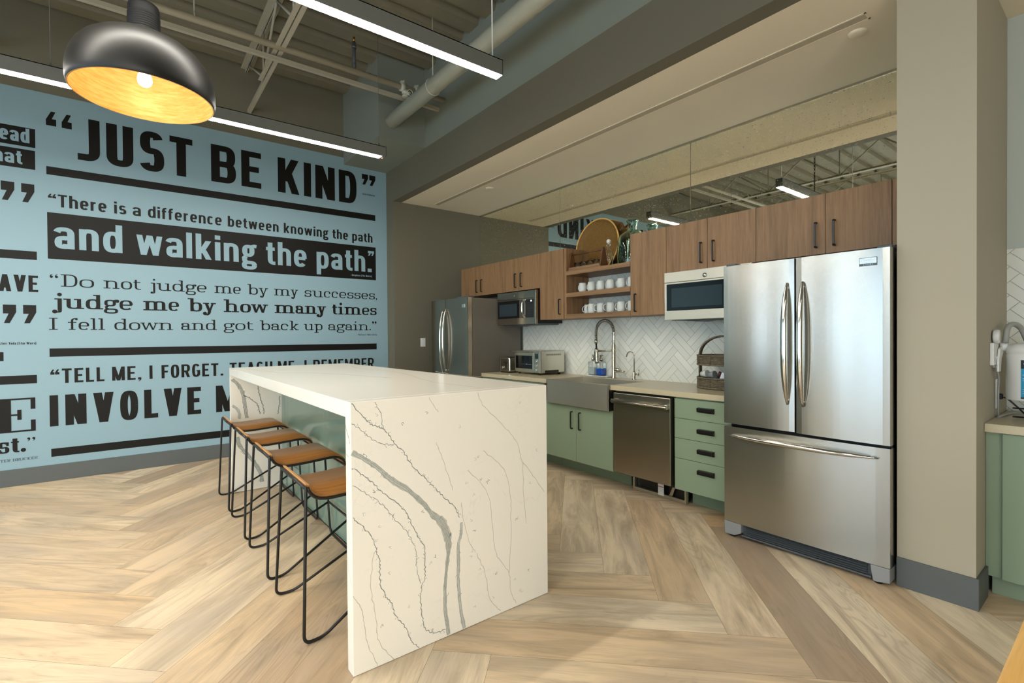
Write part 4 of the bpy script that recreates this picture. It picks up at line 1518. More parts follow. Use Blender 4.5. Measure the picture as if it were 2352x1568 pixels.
# ------------------------------------------------------------------ on the shelves
mg = thing('mug', 'white mug on the upper mug shelf, leftmost', 'mug', (0, 0, 0), 'white mugs on the open shelves')
out = [(0, .002), (.030, .002), (.033, 0), (.036, .004), (.040, .02), (.041, .05), (.0385, .078), (.036, .094), (.0345, .095), (.033, .094), (.036, .078), (.0378, .05), (.037, .02), (.033, .008), (0, .007)]
MB().lathe(out, (0, 0, 0), 32).build('cup', 'mug', mg)
MB().tube([(-.037, 0, .080)] + [tuple(p) for p in arc((-.043, 0, .050), .026, 115, 245, 14, 'XZ', .031)] + [(-.038, 0, .018)], .0055, 10, flat=(1.3, .8)).build('handle', 'mug', mg)
ORD = ['first', 'second', 'third', 'fourth', 'fifth', 'sixth']
spots = []
for k, u in enumerate((2.852, 2.975, 3.098, 3.222, 3.352, 3.478)):
    spots.append((u, -.525, 1.7855, 'white mug on the upper mug shelf, %s from the left' % ORD[k], -.15))
for k, (u, rz) in enumerate(((2.862, .1), (2.978, .0), (3.098, .75), (3.222, .75), (3.352, .1), (3.478, .1))):
    spots.append((u, -.46 if k == 0 else -.525, 1.5665, 'white mug on the lower mug shelf, %s from the left' % ORD[k], rz))
for k, (a, b, z, lb, rz) in enumerate(spots):
    sc_ = 1.06
    if k == 0:
        mg.location = (a, b, z)
        mg['label'] = lb
        mg.rotation_euler = (0, 0, rz)
    else:
        o = dup(mg, (0, 0, 0), lb, rz)
        o.location = (a, b, z)
ZT = 2.0085
# coiled tray leaning on the mirror
t_ = thing('woven_tray', 'large round coiled seagrass tray leaning on the mirror', 'tray', (2.675, -0.10, ZT))
R0 = .312
tilt = math.radians(7)
ct = Vector((2.675, -0.098, ZT+.002+R0*math.cos(tilt)))
rot = Matrix.Translation(ct) @ Matrix.Rotation(-tilt, 4, 'X')
tb = MB().lathe([(0, .012), (.12, .012), (.24, .012), (.284, .010), (.298, -.018), (.312, -.026), (.312, -.018), (.294, .016), (.24, .020), (0, .020)], (0, 0, 0), 64, axis='Y')
for v in tb.bm.verts:
    v.co = rot @ v.co
tb.build('tray', 'seagrass', t_)
t2 = MB()
t2.tube([rot @ Vector((.307*math.cos(2*PI*j/64), -.024, .307*math.sin(2*PI*j/64))) for j in range(64)], .0085, 8, closed=True)
t2.build('rim', 'honey', t_)
tb = MB().tube([rot @ Vector(p) for p in arc((.292, -.005, .172), .042, -75, 150, 14, 'XZ')], .011, 8)
tb.build('handle', 'dark_wood', t_)
# green demijohn with twigs
JX, JY = 3.205, -0.170
t_ = thing('glass_jug', 'large green glass demijohn holding white twigs on the top shelf', 'bottle', (JX, JY, ZT))
o_ = [(0, .004), (.10, .003), (.140, .006), (.152, .025), (.153, .10), (.153, .22), (.150, .285), (.132, .335), (.092, .368), (.062, .385), (.050, .405), (.048, .44), (.050, .472), (.058, .478), (.060, .490), (.056, .503), (.048, .508)]
i_ = [(r-.005, z+(.006 if z < .02 else 0)) for r, z in o_[::-1] if r > .01] + [(0, .012)]
MB().lathe(o_+i_, (JX, JY, ZT), 48).build('bottle', 'green_glass', t_)
for k, (dx, dy, w1, w2) in enumerate(((-.035, -.04, .012, -.02), (-.005, -.05, -.015, .018), (.025, -.03, .02, -.012))):
    pts = [(JX+dx+w1*math.sin(s_*5), JY+dy+w2*math.cos(s_*4), ZT+.018+s_*.28) for s_ in [q/12 for q in range(13)]]
    m = MB().tube(pts, .0085, 7)
    m.tube([pts[6], (pts[6][0]+.022, pts[6][1]-.01, pts[6][2]+.045)], .004, 6)
    m.tube([pts[9], (pts[9][0]-.022, pts[9][1]+.01, pts[9][2]+.035)], .004, 6)
    m.build('twig', 'white_twig', t_)
# tall stoppered bottle
BXC, BYC = 3.050, -0.350
t_ = thing('stoppered_bottle', 'slim clear faceted glass bottle with a white stopper', 'bottle', (BXC, BYC, ZT))
o_ = [(0, .003), (.036, .003), (.040, .008), (.040, .17), (.036, .185), (.018, .205), (.0145, .215), (.0145, .262), (.018, .264), (.018, .272)]
i_ = [(r-.004, z+(.012 if z < .02 else 0)) for r, z in o_[::-1] if r > .01]+[(0, .014)]
MB().lathe(o_+i_, (BXC, BYC, ZT), 12).build('bottle', 'glass', t_, False)
m = MB().lathe([(0, .255), (.0125, .255), (.0135, .268), (.021, .272), (.022, .292), (.018, .302), (.008, .306), (0, .306)], (BXC, BYC, ZT), 18)
m.build('stopper', 'cork', t_)
MB().tube([(BXC-.019, BYC-.004, ZT+.292), (BXC-.024, BYC-.004, ZT+.25), (BXC-.016, BYC-.006, ZT+.225), (BXC+.016, BYC-.006, ZT+.225), (BXC+.024, BYC-.004, ZT+.25), (BXC+.019, BYC-.004, ZT+.292)], .0016, 6).build('wire_bail', 'nickel', t_)
# wooden carrier with four little glasses
t_ = thing('wooden_carrier', 'small dark wooden carrier with a rod handle holding four glasses', 'carrier', (2.936, -0.544, ZT))
CX0, CX1, CY0, CY1 = 2.712, 3.160, -0.600, -0.488
MB().box(CX0, CX1, CY0, CY1, ZT, ZT+.014, .002, 1).build('base', 'walnut_x', t_)
for xx in (CX0, CX1-.016):
    MB().prism([(CY0, ZT+.014), (CY1, ZT+.014), (-.526, ZT+.185), (-.536, ZT+.195), (-.552, ZT+.195), (-.562, ZT+.185)], 'X', xx, xx+.016, 0, .002).build('end_board', 'dark_wood', t_)
MB().box(CX0+.017, CX1-.017, CY0, CY0+.008, ZT+.014, ZT+.034).build('side_rail', 'walnut_x', t_)
MB().tube([(CX0+.008, -.544, ZT+.172), (CX1-.008, -.544, ZT+.172)], .008, 12).build('rod_handle', 'dark_wood', t_)
g0 = thing('shot_glass', '', 'glass', (2.795, -.541, ZT+.0145), 'little glasses in the carrier')
o_ = [(0, .002), (.026, 0), (.029, .004), (.031, .03), (.033, .070), (.031, .070), (.028, .03), (.026, .018), (0, .016)]
MB().lathe(o_, (2.795, -.541, ZT+.0145), 24).build('bowl', 'glass', g0)
m = MB().tube([(2.827, -.541, ZT+.072)] + [tuple(p) for p in arc((2.824, -.541, ZT+.050), .020, 70, -70, 8, 'XZ', .020)] + [(2.825, -.541, ZT+.030)], .003, 6)
m.build('handle', 'glass', g0)
GL = ['little clear glass in the wooden carrier, %s from its left end' % q for q in ('first', 'second', 'third', 'fourth')]
g0['label'] = GL[0]
for k in range(1, 4):
    dup(g0, (k*.088, 0, 0), GL[k])

# ------------------------------------------------------------------ end wall switch, nook and table
t_ = thing('light_switch', 'white double rocker light switch on the taupe alcove wall', 'light switch', (.227, -.977, 1.21))
MB().box(.227, .233, -1.015, -.940, 1.209, 1.329, .002, 2).build('plate', 'white_plastic', t_)
MB().box(.233, .2365, -.998, -.958, 1.258, 1.303, .001, 1).build('rocker', 'white_plastic', t_)
MB().box(.233, .2355, -.998, -.958, 1.236, 1.256, .001, 1).build('rocker', 'white_plastic', t_)

NC = .885
t_ = thing('nook_cabinet', 'sage green base cabinet in the nook right of the pillar', 'cabinet', (6.6, -.45, 0))
MB().box(5.8895, 7.895, -.735, -.15, .105, NC-.045).build('body', 'green', t_)
MB().box(5.905, 7.895, -.690, -.675, .001, .104).build('toe_kick', 'green', t_)
MB().box(5.8895, 5.948, -.750, -.735, .108, NC-.048).build('filler_strip', 'green', t_)
for k, x0 in enumerate((5.951, 6.55, 7.15)):
    MB().box(x0, x0+.596, -.768, -.748, .108, NC-.048, .001, 1).build('door', 'green', t_)
m = MB().box(5.8895, 7.895, -.795, -.146, NC-.043, NC, .002, 1)
tag(m.build('nook_worktop', 'counter'), 'taupe quartz worktop in the nook right of the pillar', 'countertop')
# wall bracket and water filter
FXc, FYc = 6.005, -.47
t_ = thing('water_filter', 'white cylindrical water filter with a cyan label on its wall bracket', 'water filter', (FXc, FYc, NC))
prof = [(0, .10), (.078, .10), (.080, .106), (.080, .335), (.076, .345), (.079, .348), (.079, .372), (.070, .392), (.03, .400), (0, .400)]
MB().lathe(prof, (FXc, FYc, NC), 40).build('canister', 'white_plastic', t_)
m = MB()
NL = 18
a0, a1 = math.radians(-100), math.radians(15)


def labelpatch(z0, z1, r, mi, aa=a0, ab=a1):
    pv = [(FXc+r*math.cos(aa+(ab-aa)*j/NL), FYc+r*math.sin(aa+(ab-aa)*j/NL)) for j in range(NL+1)]
    for (xa, ya), (xb, yb) in zip(pv, pv[1:]):
        m.poly([(xa, ya, NC+z0), (xb, yb, NC+z0), (xb, yb, NC+z1), (xa, ya, NC+z1)], mi)


labelpatch(.118, .312, .0806, 0)
labelpatch(.268, .312, .0809, 1)
labelpatch(.112, .120, .0809, 1)
for k, z in enumerate((.235, .215, .205, .160, .150, .140)):
    labelpatch(z, z+(.0015 if k != 1 else .003), .0810, 2, a0+.08, a1-.25)
for k in range(5):
    labelpatch(.292, .295, .0812, 2, a0+.12+k*.13, a0+.21+k*.13)
m.build('label', ['label_blue', 'black_plastic', 'label_white'], t_, False)
m = MB().prism([(-.60, NC+.30), (-.56, NC+.37), (-.44, NC+.40), (-.36, NC+.40), (-.36, NC+.37), (-.45, NC+.36), (-.53, NC+.32), (-.545, NC+.25), (-.60, NC+.25)], 'X', FXc-.098, FXc-.088, 0, .003)
m.box(5.8885, 5.905, -.655, -.52, NC+.285, NC+.402, .004, 2)
m.box(5.8885, FXc-.091, -.585, -.55, NC+.27, NC+.33, .004, 1)
m.build('bracket', 'white_plastic', t_)
m = MB().lathe([(0, 0), (.028, 0), (.030, .006), (.030, .030), (0, .032)], (FXc-.100, -.47, NC+.385), 22, axis='X')
m.build('cap', 'white_plastic', t_)
MB().lathe([(.011, -.004), (.012, .0), (.006, .001), (.006, -.012), (0, -.012)], (FXc-.102, -.47, NC+.385), 18, axis='X').build('brass_fitting', 'brass', t_)
MB().tube([(FXc-.108, -.47, NC+.385), (FXc-.115, -.54, NC+.29)], .005, 8).build('tube', 'cable_grey', t_)
m = MB().lathe([(0, -.012), (.034, -.012), (.036, -.006), (.036, .006), (.034, .012), (0, .012)], (5.906, -.585, NC+.435), 26, axis='X')
m.build('round_clip', 'white_plastic', t_)
MB().tube(fillet([(5.93, -.52, NC+.40), (5.935, -.50, NC+.50), (5.97, -.40, NC+.50), (6.00, -.36, NC+.39)], .08, 8), .013, 12).build('hose', 'cable_grey', t_)
m = MB().box(5.8885, 5.894, -.50, -.415, NC+.045, NC+.205, .002, 1)
t2_ = tag(m.build('outlet_plate', 'white_plastic'), 'white outlet plate low on the pillar side above the nook worktop', 'wall outlet')
t_ = thing('black_cable', 'coiled black power cable lying on the nook worktop under the filter', 'cable', (6.03, -.50, NC))
c1 = [(5.898, -.46, NC+.11), (5.93, -.45, NC+.10), (5.97, -.43, NC+.05)] + [(6.06+.10*math.cos(a), -.52+.075*math.sin(a), NC+.006+.003*k) for k, a in enumerate([math.radians(120+q*24) for q in range(31)])]
MB().tube(c1, .0042, 8).build('cord', 'black_plastic', t_)
MB().box(5.894, 5.915, -.475, -.445, NC+.095, NC+.125, .004, 1).build('plug', 'black_plastic', t_)
m = MB().tube(fillet([(5.906, -.60, NC+.283), (5.912, -.56, NC+.22), (5.905, -.53, NC+.16), (5.904, -.525, NC+.006)], .05, 6), .0045, 8)
m.tube(fillet([(5.904, -.525, NC+.006), (5.93, -.30, NC+.007), (6.10, -.22, NC+.007), (6.4, -.25, NC+.007)], .05, 6), .0055, 8)
tag(m.build('grey_cable', 'cable_grey'), 'grey tube hanging from the filter bracket beside the pillar', 'tube')

# honey coloured table whose long edge enters the frame at the lower right
TBX, TBZ = 6.237, .75
t_ = thing('wooden_table', 'honey coloured wooden table edge at the lower right corner', 'table', (6.65, -2.75, 0))
MB().box(TBX, 7.05, -3.42, -2.05, TBZ-.035, TBZ, .004, 2).build('tabletop', 'honey', t_)
for xx in (TBX+.10, 6.95):
    for yy in (-3.32, -2.15):
        MB().box(xx-.025, xx+.025, yy-.025, yy+.025, .001, TBZ-.035, .003, 1).build('leg', 'black', t_)
MB().box(TBX+.10, 6.95, -3.31, -2.16, TBZ-.075, TBZ-.036).build('apron', 'honey', t_)

# ------------------------------------------------------------------ the mural and its lettering


class Face:
    """draws letters as outlines: a pen with stem width t and hairline h, x-height X, optional slab serifs"""

    def __init__(s, t, h, X, serif=False, D=0.28, n=2.7):
        s.t, s.h, s.X, s.serif, s.D, s.n = t, h, X, serif, D, n

    def begin(s):
        s.P = []

    # primitives
    def rect(s, x0, x1, y0, y1):
        s.P.append([(x0, y0), (x1, y0), (x1, y1), (x0, y1)])

    def V(s, x, y0, y1):
        s.rect(x-s.t/2, x+s.t/2, y0, y1)

    def H(s, x0, x1, y):
        s.rect(x0, x1, y-s.h/2, y+s.h/2)

    def Dg(s, x0, y0, x1, y1, w=None):
        w = w or s.t*1.04
        s.P.append([(x0-w/2, y0), (x0+w/2, y0), (x1+w/2, y1), (x1-w/2, y1)])

    def pen(s, pts):
        n = len(pts)
        L, R = [], []
        for i in range(n):
            ax, ay = pts[max(i-1, 0)]
            bx, by = pts[min(i+1, n-1)]
            dx, dy = bx-ax, by-ay
            k = math.hypot(dx, dy) or 1
            dx, dy = dx/k, dy/k
            w = math.hypot(s.t*dy, s.h*dx)/2
            L.append((pts[i][0]-dy*w, pts[i][1]+dx*w))
            R.append((pts[i][0]+dy*w, pts[i][1]-dx*w))
        for i in range(n-1):
            s.P.append([L[i], R[i], R[i+1], L[i+1]])

    def arc(s, cx, cy, rx, ry, a0, a1, n=28):
        pts = []
        e = 2/s.n
        for i in range(n+1):
            a = math.radians(a0+(a1-a0)*i/n)
            c_, d = math.cos(a), math.sin(a)
            pts.append((cx+rx*math.copysign(abs(c_)**e, c_), cy+ry*math.copysign(abs(d)**e, d)))
        return pts

    def bowl(s, x0, x1, y0, y1, a0=0, a1=360):
        s.pen(s.arc((x0+x1)/2, (y0+y1)/2, (x1-x0-s.t)/2, (y1-y0-s.h)/2, a0, a1, 40))

    def spline(s, pts, n=8):
        out = []
        Q = [pts[0]]+list(pts)+[pts[-1]]
        for i in range(len(pts)-1):
            p0, p1, p2, p3 = Q[i:i+4]
            for j in range(n):
                u = j/n
                out.append(tuple(0.5*((2*p1[k])+(-p0[k]+p2[k])*u+(2*p0[k]-5*p1[k]+4*p2[k]-p3[k])*u*u+(-p0[k]+3*p1[k]-3*p2[k]+p3[k])*u**3) for k in (0, 1)))
        out.append(pts[-1])
        s.pen(out)

    def dot(s, x, y, r, ry=None):
        ry = ry or r
        s.P.append([(x+r*math.cos(2*PI*i/16), y+ry*math.sin(2*PI*i/16)) for i in range(16)])

    def ball(s, x, y):
        if s.serif:
            s.dot(x, y, s.t*0.62)

    def foot(s, x, y=0, l=1, r=1, up=False):
        if s.serif:
            d, k = s.sl, s.h*0.95
            a, b = (y-k, y) if up else (y, y+k)
            s.rect(x-s.t/2-d*l, x+s.t/2+d*r, a, b)

    # letters
    def glyph(s, ch, k):
        t, h, X, D, sf = s.t, s.h, s.X, s.D, s.serif
        s.sl = 0.085*k*(1 if sf else 0)
        e = s.sl
        W_ = {'J': .36, 'U': .46, 'S': .45, 'T': .44, 'B': .47, 'E': .40, 'K': .50, 'I': 0, 'N': .49, 'D': .47, 'L': .37, 'M': .60, 'F': .38, 'O': .46, 'R': .48, 'G': .46, 'C': .45, 'A': .50,
              'H': .48, 'V': .50, 'P': .46, 'Y': .48, 'W': .7, 'h': .42, 'e': .42, 'r': .29, 'i': 0, 's': .38, 'a': .41, 'd': .43, 'f': .27, 'n': .42, 'c': .39, 'b': .43, 't': .27, 'w': .62,
              'k': .42, 'o': .43, 'g': .43, 'p': .43, 'l': 0, 'y': .42, 'm': .68, 'j': .06, 'u': .42, 'x': .42, '.': 0, ',': 0, '(': .1, ')': .1, '-': .2}
        w = max(W_.get(ch, .4)*k, t)
        if sf and ch in 'nhmukrpbdlifITHEKMNDR':
            pass
        a, b = t/2+e, w-t/2-e          # left / right stem centres
        if ch in 'nhu':
            w += 2*e
            a, b = t/2+e, w-t/2-e
        if ch == 'm':
            w += 3*e
            a, b = t/2+e, w-t/2-e
        if ch in 'liI.,':
            w = t+2*e
            a = w/2
        if ch == 'I':
            s.V(a, 0, 1); s.foot(a); s.foot(a, 1, up=True)
        elif ch == 'l':
            s.V(a, 0, 1); s.foot(a); s.foot(a, 1, 1, 0, True)
        elif ch == 'i':
            s.V(a, 0, X); s.foot(a); s.foot(a, X, 1, 0, True)
            s.dot(a, 0.94, t*.56) if sf else s.rect(a-t/2, a+t/2, X+.10, 1)
        elif ch == 'j':
            w = t*1.2+e+0.10*k
            a = w-t/2
            s.V(a, -D*.45, X); s.foot(a, X, 1, 0, True)
            s.pen(s.arc(a-t*.75, -D*.45, t*.75, D*.55-h/2, 0, -90, 8) + [(a-t*1.3, -D+h/2)])
            s.ball(a-t*1.15, -D*.72)
            s.dot(a, 0.94, t*.56) if sf else s.rect(a-t/2, a+t/2, X+.10, 1)
        elif ch in '.,':
            w = t*1.05
            s.dot(w/2, t*.5, t*.56) if sf else s.rect(0, w, 0, t*.85)
            if ch == ',':
                s.P.append([(w*.35, t*.4), (w, t*.4), (w*.75, -t*.35), (w*.25, -t*.75), (w*.1, -t*.65), (w*.5, -t*.2)])
        elif ch == 'o':
            s.bowl(0, w, -h*.08, X+h*.08)
        elif ch == 'c':
            s.bowl(0, w, -h*.08, X+h*.08, 42, 318)
            if sf:
                s.ball(w-t*.75, X*.72)
        elif ch == 'e':
            s.pen(s.arc(w/2, X/2, (w-t)/2, (X-h)/2+h*.04, 0, 318, 40)); s.H(t*.5, w-t*.3, X*.5)
        elif ch == 'a':
            b = w-t/2-e*.6
            s.V(b, 0, X*.66); s.foot(b, 0, 0, 1)
            s.pen(s.arc((b+t*.3)/2, X*.64, b-(b+t*.3)/2, X*.36-h/2, 0, 160, 16))
            s.ball(t*.75, X*.72)
            s.pen(s.arc(b*.52+t*.1, X*.29, b*.52-t*.4, X*.29-h*.45, 62, 298, 24)); s.H(b*.5, b, X*.58-h*.4); s.H(b*.5, b, h*.55+.02)
        elif ch in 'bp':
            a = t/2+e*.8
            s.V(a, 0 if ch == 'b' else -D, 1 if ch == 'b' else X)
            s.foot(a, 1 if ch == 'b' else X, 1, 0, True)
            if ch == 'p':
                s.foot(a, -D)
            s.bowl(a-t/2, w+e*.5, -h*.08, X+h*.08)
            w += e*.5
        elif ch == 'd':
            w += e*.8
            b = w-t/2-e*.8
            s.V(b, 0, 1); s.foot(b, 1, 1, 0, True); s.foot(b, 0, 0, 1)
            s.bowl(0, b+t/2, -h*.08, X+h*.08)
        elif ch == 'g':
            q = w*.86
            s.bowl(w*.02, q, X*.34, X+h*.06)
            s.pen([(w*.28, X*.36), (w*.14, X*.24), (w*.16, X*.13), (w*.32, X*.06)] if not sf else [(w*.30, X*.37), (w*.15, X*.26), (w*.17, X*.13), (w*.32, X*.06)])
            s.pen(s.arc(w*.5, (-D+X*.12)/2, (w-t*.9)/2, (X*.12+D-h)/2, 0, 360, 32))
            s.pen([(q*.72, X*.9), (w*.86, X-h*.2), (w, X-h*.3)])
            s.ball(w-t*.2, X-t*.45)
        elif ch in 'nh':
            s.V(a, 0, X if ch == 'n' else 1); s.foot(a); s.foot(a, X if ch == 'n' else 1, 1, 0, True)
            s.pen(s.arc((a+b)/2, X*.62, (b-a)/2, X*.38-h*.42, 165, 0, 18)); s.V(b, 0, X*.63); s.foot(b)
        elif ch == 'm':
            c_ = (a+b)/2
            s.V(a, 0, X); s.foot(a); s.foot(a, X, 1, 0, True)
            for l, r in ((a, c_), (c_, b)):
                s.pen(s.arc((l+r)/2, X*.62, (r-l)/2, X*.38-h*.42, 165, 0, 18)); s.V(r, 0, X*.63); s.foot(r)
        elif ch == 'u':
            s.V(b, 0, X); s.foot(b, 0, 0, 1); s.foot(b, X, 1, 0, True); s.foot(a, X, 1, 0, True)
            s.V(a, X*.36, X); s.pen(s.arc((a+b)/2, X*.38, (b-a)/2, X*.38-h*.42, 180, 345, 18))
        elif ch == 'r':
            w += e
            s.V(a, 0, X); s.foot(a); s.foot(a, X, 1, 0, True)
            s.pen(s.arc(w-t*.3, X*.55, w-t*.3-a, X*.45-h*.5, 170, 88, 12))
            s.ball(w-t*.45, X-t*.55)
        elif ch == 'f':
            w += e
            a = t/2+e+0.03*k
            s.V(a, 0, .74); s.foot(a)
            s.pen(s.arc(w-t*.1, .74, w-t*.1-a, .26-h/2, 180, 88, 14)); s.H(0.0, w*.92, X-h/2)
            s.ball(w-t*.3, 1-t*.6)
        elif ch == 't':
            a = t/2+.05*k
            s.V(a, .24, .93 if not sf else X+.18); s.H(0, w, X-h/2)
            s.pen(s.arc(w-t*.05, .24, w-t*.05-a, .24-h*.45, 180, 275, 12))
        elif ch == 's' or ch == 'S':
            Y = X if ch == 's' else 1.0
            yu, yl = (Y*.515+Y-h/2)/2, (Y*.515+h/2)/2
            ru, rl = (Y-h/2-Y*.515)/2, (Y*.515-h/2)/2
            up_ = s.arc(w*.5, yu, w*.47-t/2, ru, 22, 215, 30)
            lo_ = s.arc(w*.5, yl, w*.5-t/2, rl, 35, -158, 30)
            a_, b_, c_, d_ = up_[-2], up_[-1], lo_[0], lo_[1]
            k_ = 1.6*math.hypot(c_[0]-b_[0], c_[1]-b_[1])

            def un(p, q):
                l_ = math.hypot(q[0]-p[0], q[1]-p[1]) or 1
                return ((q[0]-p[0])/l_, (q[1]-p[1])/l_)
            u1, u2 = un(a_, b_), un(c_, d_)
            P1 = (b_[0]+u1[0]*k_/3, b_[1]+u1[1]*k_/3)
            P2 = (c_[0]-u2[0]*k_/3, c_[1]-u2[1]*k_/3)
            mid_ = [tuple(b_[i]*(1-q)**3+3*P1[i]*q*(1-q)**2+3*P2[i]*q*q*(1-q)+c_[i]*q**3 for i in (0, 1)) for q in [j/10 for j in range(1, 10)]]
            s.pen(up_ + mid_ + lo_)
            if sf:
                s.rect(w-t*.75, w-t*.1, Y*.66, Y*.98); s.rect(t*.1, t*.75, Y*.02, Y*.34)
        elif ch == 'k':
            a = t/2+e
            s.V(a, 0, 1); s.foot(a, 0, 1, .4); s.foot(a, 1, 1, 0, True)
            s.Dg(a+t*.35, X*.33, w-t*.55, X); s.Dg(w-t*.5, 0, a+t*.85, X*.5)
            if sf:
                s.rect(w-t-e*.8, w+e*.3, X-h, X); s.rect(w-t-e*.6, w+e*.5, 0, h)
        elif ch in 'vy':
            c_ = w/2
            q = t*.95
            s.Dg(c_, 0, q/2+e*.4, X, q); s.Dg(c_, 0, w-q/2-e*.4, X, q*(.7 if sf else 1))
            if sf:
                s.rect(-e*.2, t+e, X-h, X); s.rect(w-t-e*.6, w+e*.2, X-h, X)
            if ch == 'y':
                s.pen([(c_+t*.05, .05), (c_-t*.25, -D*.5), (c_-t*.6, -D*.85), (c_-t*1.1, -D+h*.5), (c_-t*1.5, -D+h*.55)])
                s.ball(c_-t*1.45, -D+t*.65)
        elif ch == 'x':
            s.Dg(t*.5, 0, w-t*.5, X); s.Dg(w-t*.5, 0, t*.5, X)
        elif ch == 'w':
            q = t*.92
            x1, x2, x3 = w*.27, w*.5, w*.73
            th_ = q*(.65 if sf else 1)
            s.Dg(x1, 0, q/2, X, q); s.Dg(x1, 0, x2, X, th_); s.Dg(x3, 0, x2, X, q); s.Dg(x3, 0, w-q/2, X, th_)
            if sf:
                s.rect(-e*.5, t+e*.5, X-h, X); s.rect(w-t-e*.5, w+e*.5, X-h, X); s.rect(x2-t*.6, x2+t*.6, X-h, X)
        elif ch == 'J':
            a = w-t/2
            s.V(a, .255, 1); s.pen(s.arc(w-t/2-w*.42, .26, w*.42, .26-h*.52, 0, -90, 12) + [(0.0, h*.52)])
        elif ch == 'U':
            s.V(t/2, .255, 1); s.V(w-t/2, .255, 1); s.pen(s.arc(w/2, .26, w/2-t/2, .26-h*.45, 180, 360, 24))
        elif ch == 'T':
            s.V(w/2, 0, 1); s.H(0, w, 1-h/2)
            if sf:
                s.foot(w/2); s.rect(0, t*.6, .72, 1); s.rect(w-t*.6, w, .72, 1)
        elif ch == 'E':
            a = t/2+e
            s.V(a, 0, 1); s.H(0 if sf else a, w, 1-h/2); s.H(0 if sf else a, w, h/2); s.H(a, w*(.88 if not sf else .62), .51)
            if sf:
                s.rect(w-t*.42, w, .66, 1); s.rect(w-t*.42, w, 0, .34); s.rect(w*.60, w*.60+t*.36, .36, .66)
        elif ch == 'F':
            a = t/2
            s.V(a, 0, 1); s.H(a, w, 1-h/2); s.H(a, w*.9, .50)
        elif ch == 'L':
            s.V(t/2, 0, 1); s.H(t/2, w, h/2)
        elif ch == 'H':
            s.V(t/2, 0, 1); s.V(w-t/2, 0, 1); s.H(t/2, w-t/2, .5)
        elif ch in 'BRPD':
            a = t/2+e
            s.V(a, 0, 1)
            if sf:
                s.foot(a); s.foot(a, 1, 1, 0, True)
            if ch == 'D':
                s.H(a, w*.6, 1-h/2); s.H(a, w*.6, h/2)
                s.pen(s.arc(w*.5, .5, w*.5-t/2, .5-h/2, 90, -90, 28))
            else:
                yb = .5 if ch != 'R' else .46
                s.H(a, w*.58, 1-h/2); s.H(a, w*.6, yb)
                s.pen(s.arc(w*.54, (1-h/2+yb)/2, w*.46-t/2-(.012*k if ch == 'B' else 0), (1-h/2-yb)/2, 90, -90, 22))
                if ch == 'B':
                    s.H(a, w*.58, h/2); s.pen(s.arc(w*.54, (yb+h/2)/2, w*.46-t/2, (yb-h/2)/2, 90, -90, 22))
                if ch == 'R':
                    s.Dg(w-t*.5, 0, w*.56, yb)
        elif ch == 'K':
            s.V(t/2+e, 0, 1); s.Dg(t*.8, .34, w-t*.62, 1); s.Dg(w-t*.56, 0, t*1.35, .60)
            if sf:
                s.foot(t/2+e); s.foot(t/2+e, 1, up=True); s.rect(w-t-e, w+e*.3, 0, h); s.rect(w-t-e, w+e*.3, 1-h, 1)
        elif ch == 'N':
            s.V(t/2, 0, 1); s.V(w-t/2, 0, 1); s.Dg(w-t*.56, 0, t*.56, 1, t*1.12)
        elif ch == 'M':
            s.V(t/2, 0, 1); s.V(w-t/2, 0, 1); s.Dg(w/2, 0.0, t*.55, 1, t*1.05); s.Dg(w/2, 0.0, w-t*.55, 1, t*1.05)
        elif ch == 'V':
            s.Dg(w/2, 0, t*.55, 1, t*1.1); s.Dg(w/2, 0, w-t*.55, 1, t*1.1)
        elif ch == 'A':
            s.Dg(t*.55, 0, w/2, 1, t*1.1); s.Dg(w-t*.55, 0, w/2, 1, t*1.1); s.H(w*.25, w*.75, .28)
        elif ch == 'Y':
            s.V(w/2, 0, .45); s.Dg(w/2, .4, t*.55, 1, t*1.05); s.Dg(w/2, .4, w-t*.55, 1, t*1.05)
        elif ch == 'W':
            for x0, x1 in ((.27, .08), (.27, .5), (.73, .5), (.73, .92)):
                s.Dg(w*x0, 0, w*x1, 1, t*.95)
        elif ch == 'O':
            s.bowl(0, w, -h*.06, 1+h*.06)
        elif ch == 'C':
            s.bowl(0, w, -h*.06, 1+h*.06, 40, 320)
            if sf:
                s.rect(w-t*.5, w-t*.05, .66, .98)
        elif ch == 'G':
            s.bowl(0, w, -h*.06, 1+h*.06, 40, 325); s.rect(w*.55, w, .44-h*.1, .44+h*.6); s.rect(w-t, w, .12, .5)
        elif ch in '()':
            q = 1 if ch == '(' else -1
            c_ = t/2+.02 if q > 0 else w-t/2-.02
            s.pen([(c_+q*w*.6, 1.02), (c_, .7), (c_, .1), (c_+q*w*.6, -.22)])
            w = max(w, t*1.4)
        elif ch == '-':
            s.H(0, w, .35)
        return w

    def word(s, txt, k, gap):
        out, x = [], 0.0
        for i, ch in enumerate(txt):
            s.begin()
            if ch == ' ':
                x += .28*k
                continue
            t_full = s.t
            if s.serif and ch in 'aegs' and s.t > .18:
                s.t *= .84
            w = s.glyph(ch, k)
            s.t = t_full
            out += [[(a+x, b) for a, b in q] for q in s.P]
            x += w+gap*k
        return out, x-gap*k

    def fit(s, txt, target, gap):
        lo, hi = .2, 6
        for _ in range(28):
            k = (lo+hi)/2
            if s.word(txt, k, gap)[1] > target:
                hi = k
            else:
                lo = k
        return s.word(txt, lo, gap)[0]


LAY = [0]


def letters(mb, face, txt, y0, y1, zb, cap, gap=.09, x=0.0042):
    for q in face.fit(txt, (y1-y0)/cap, gap):
        LAY[0] += 1
        xx = x + (LAY[0] % 400)*0.000002
        mb.poly([(xx, y0+a*cap, zb+b*cap) for a, b in q])


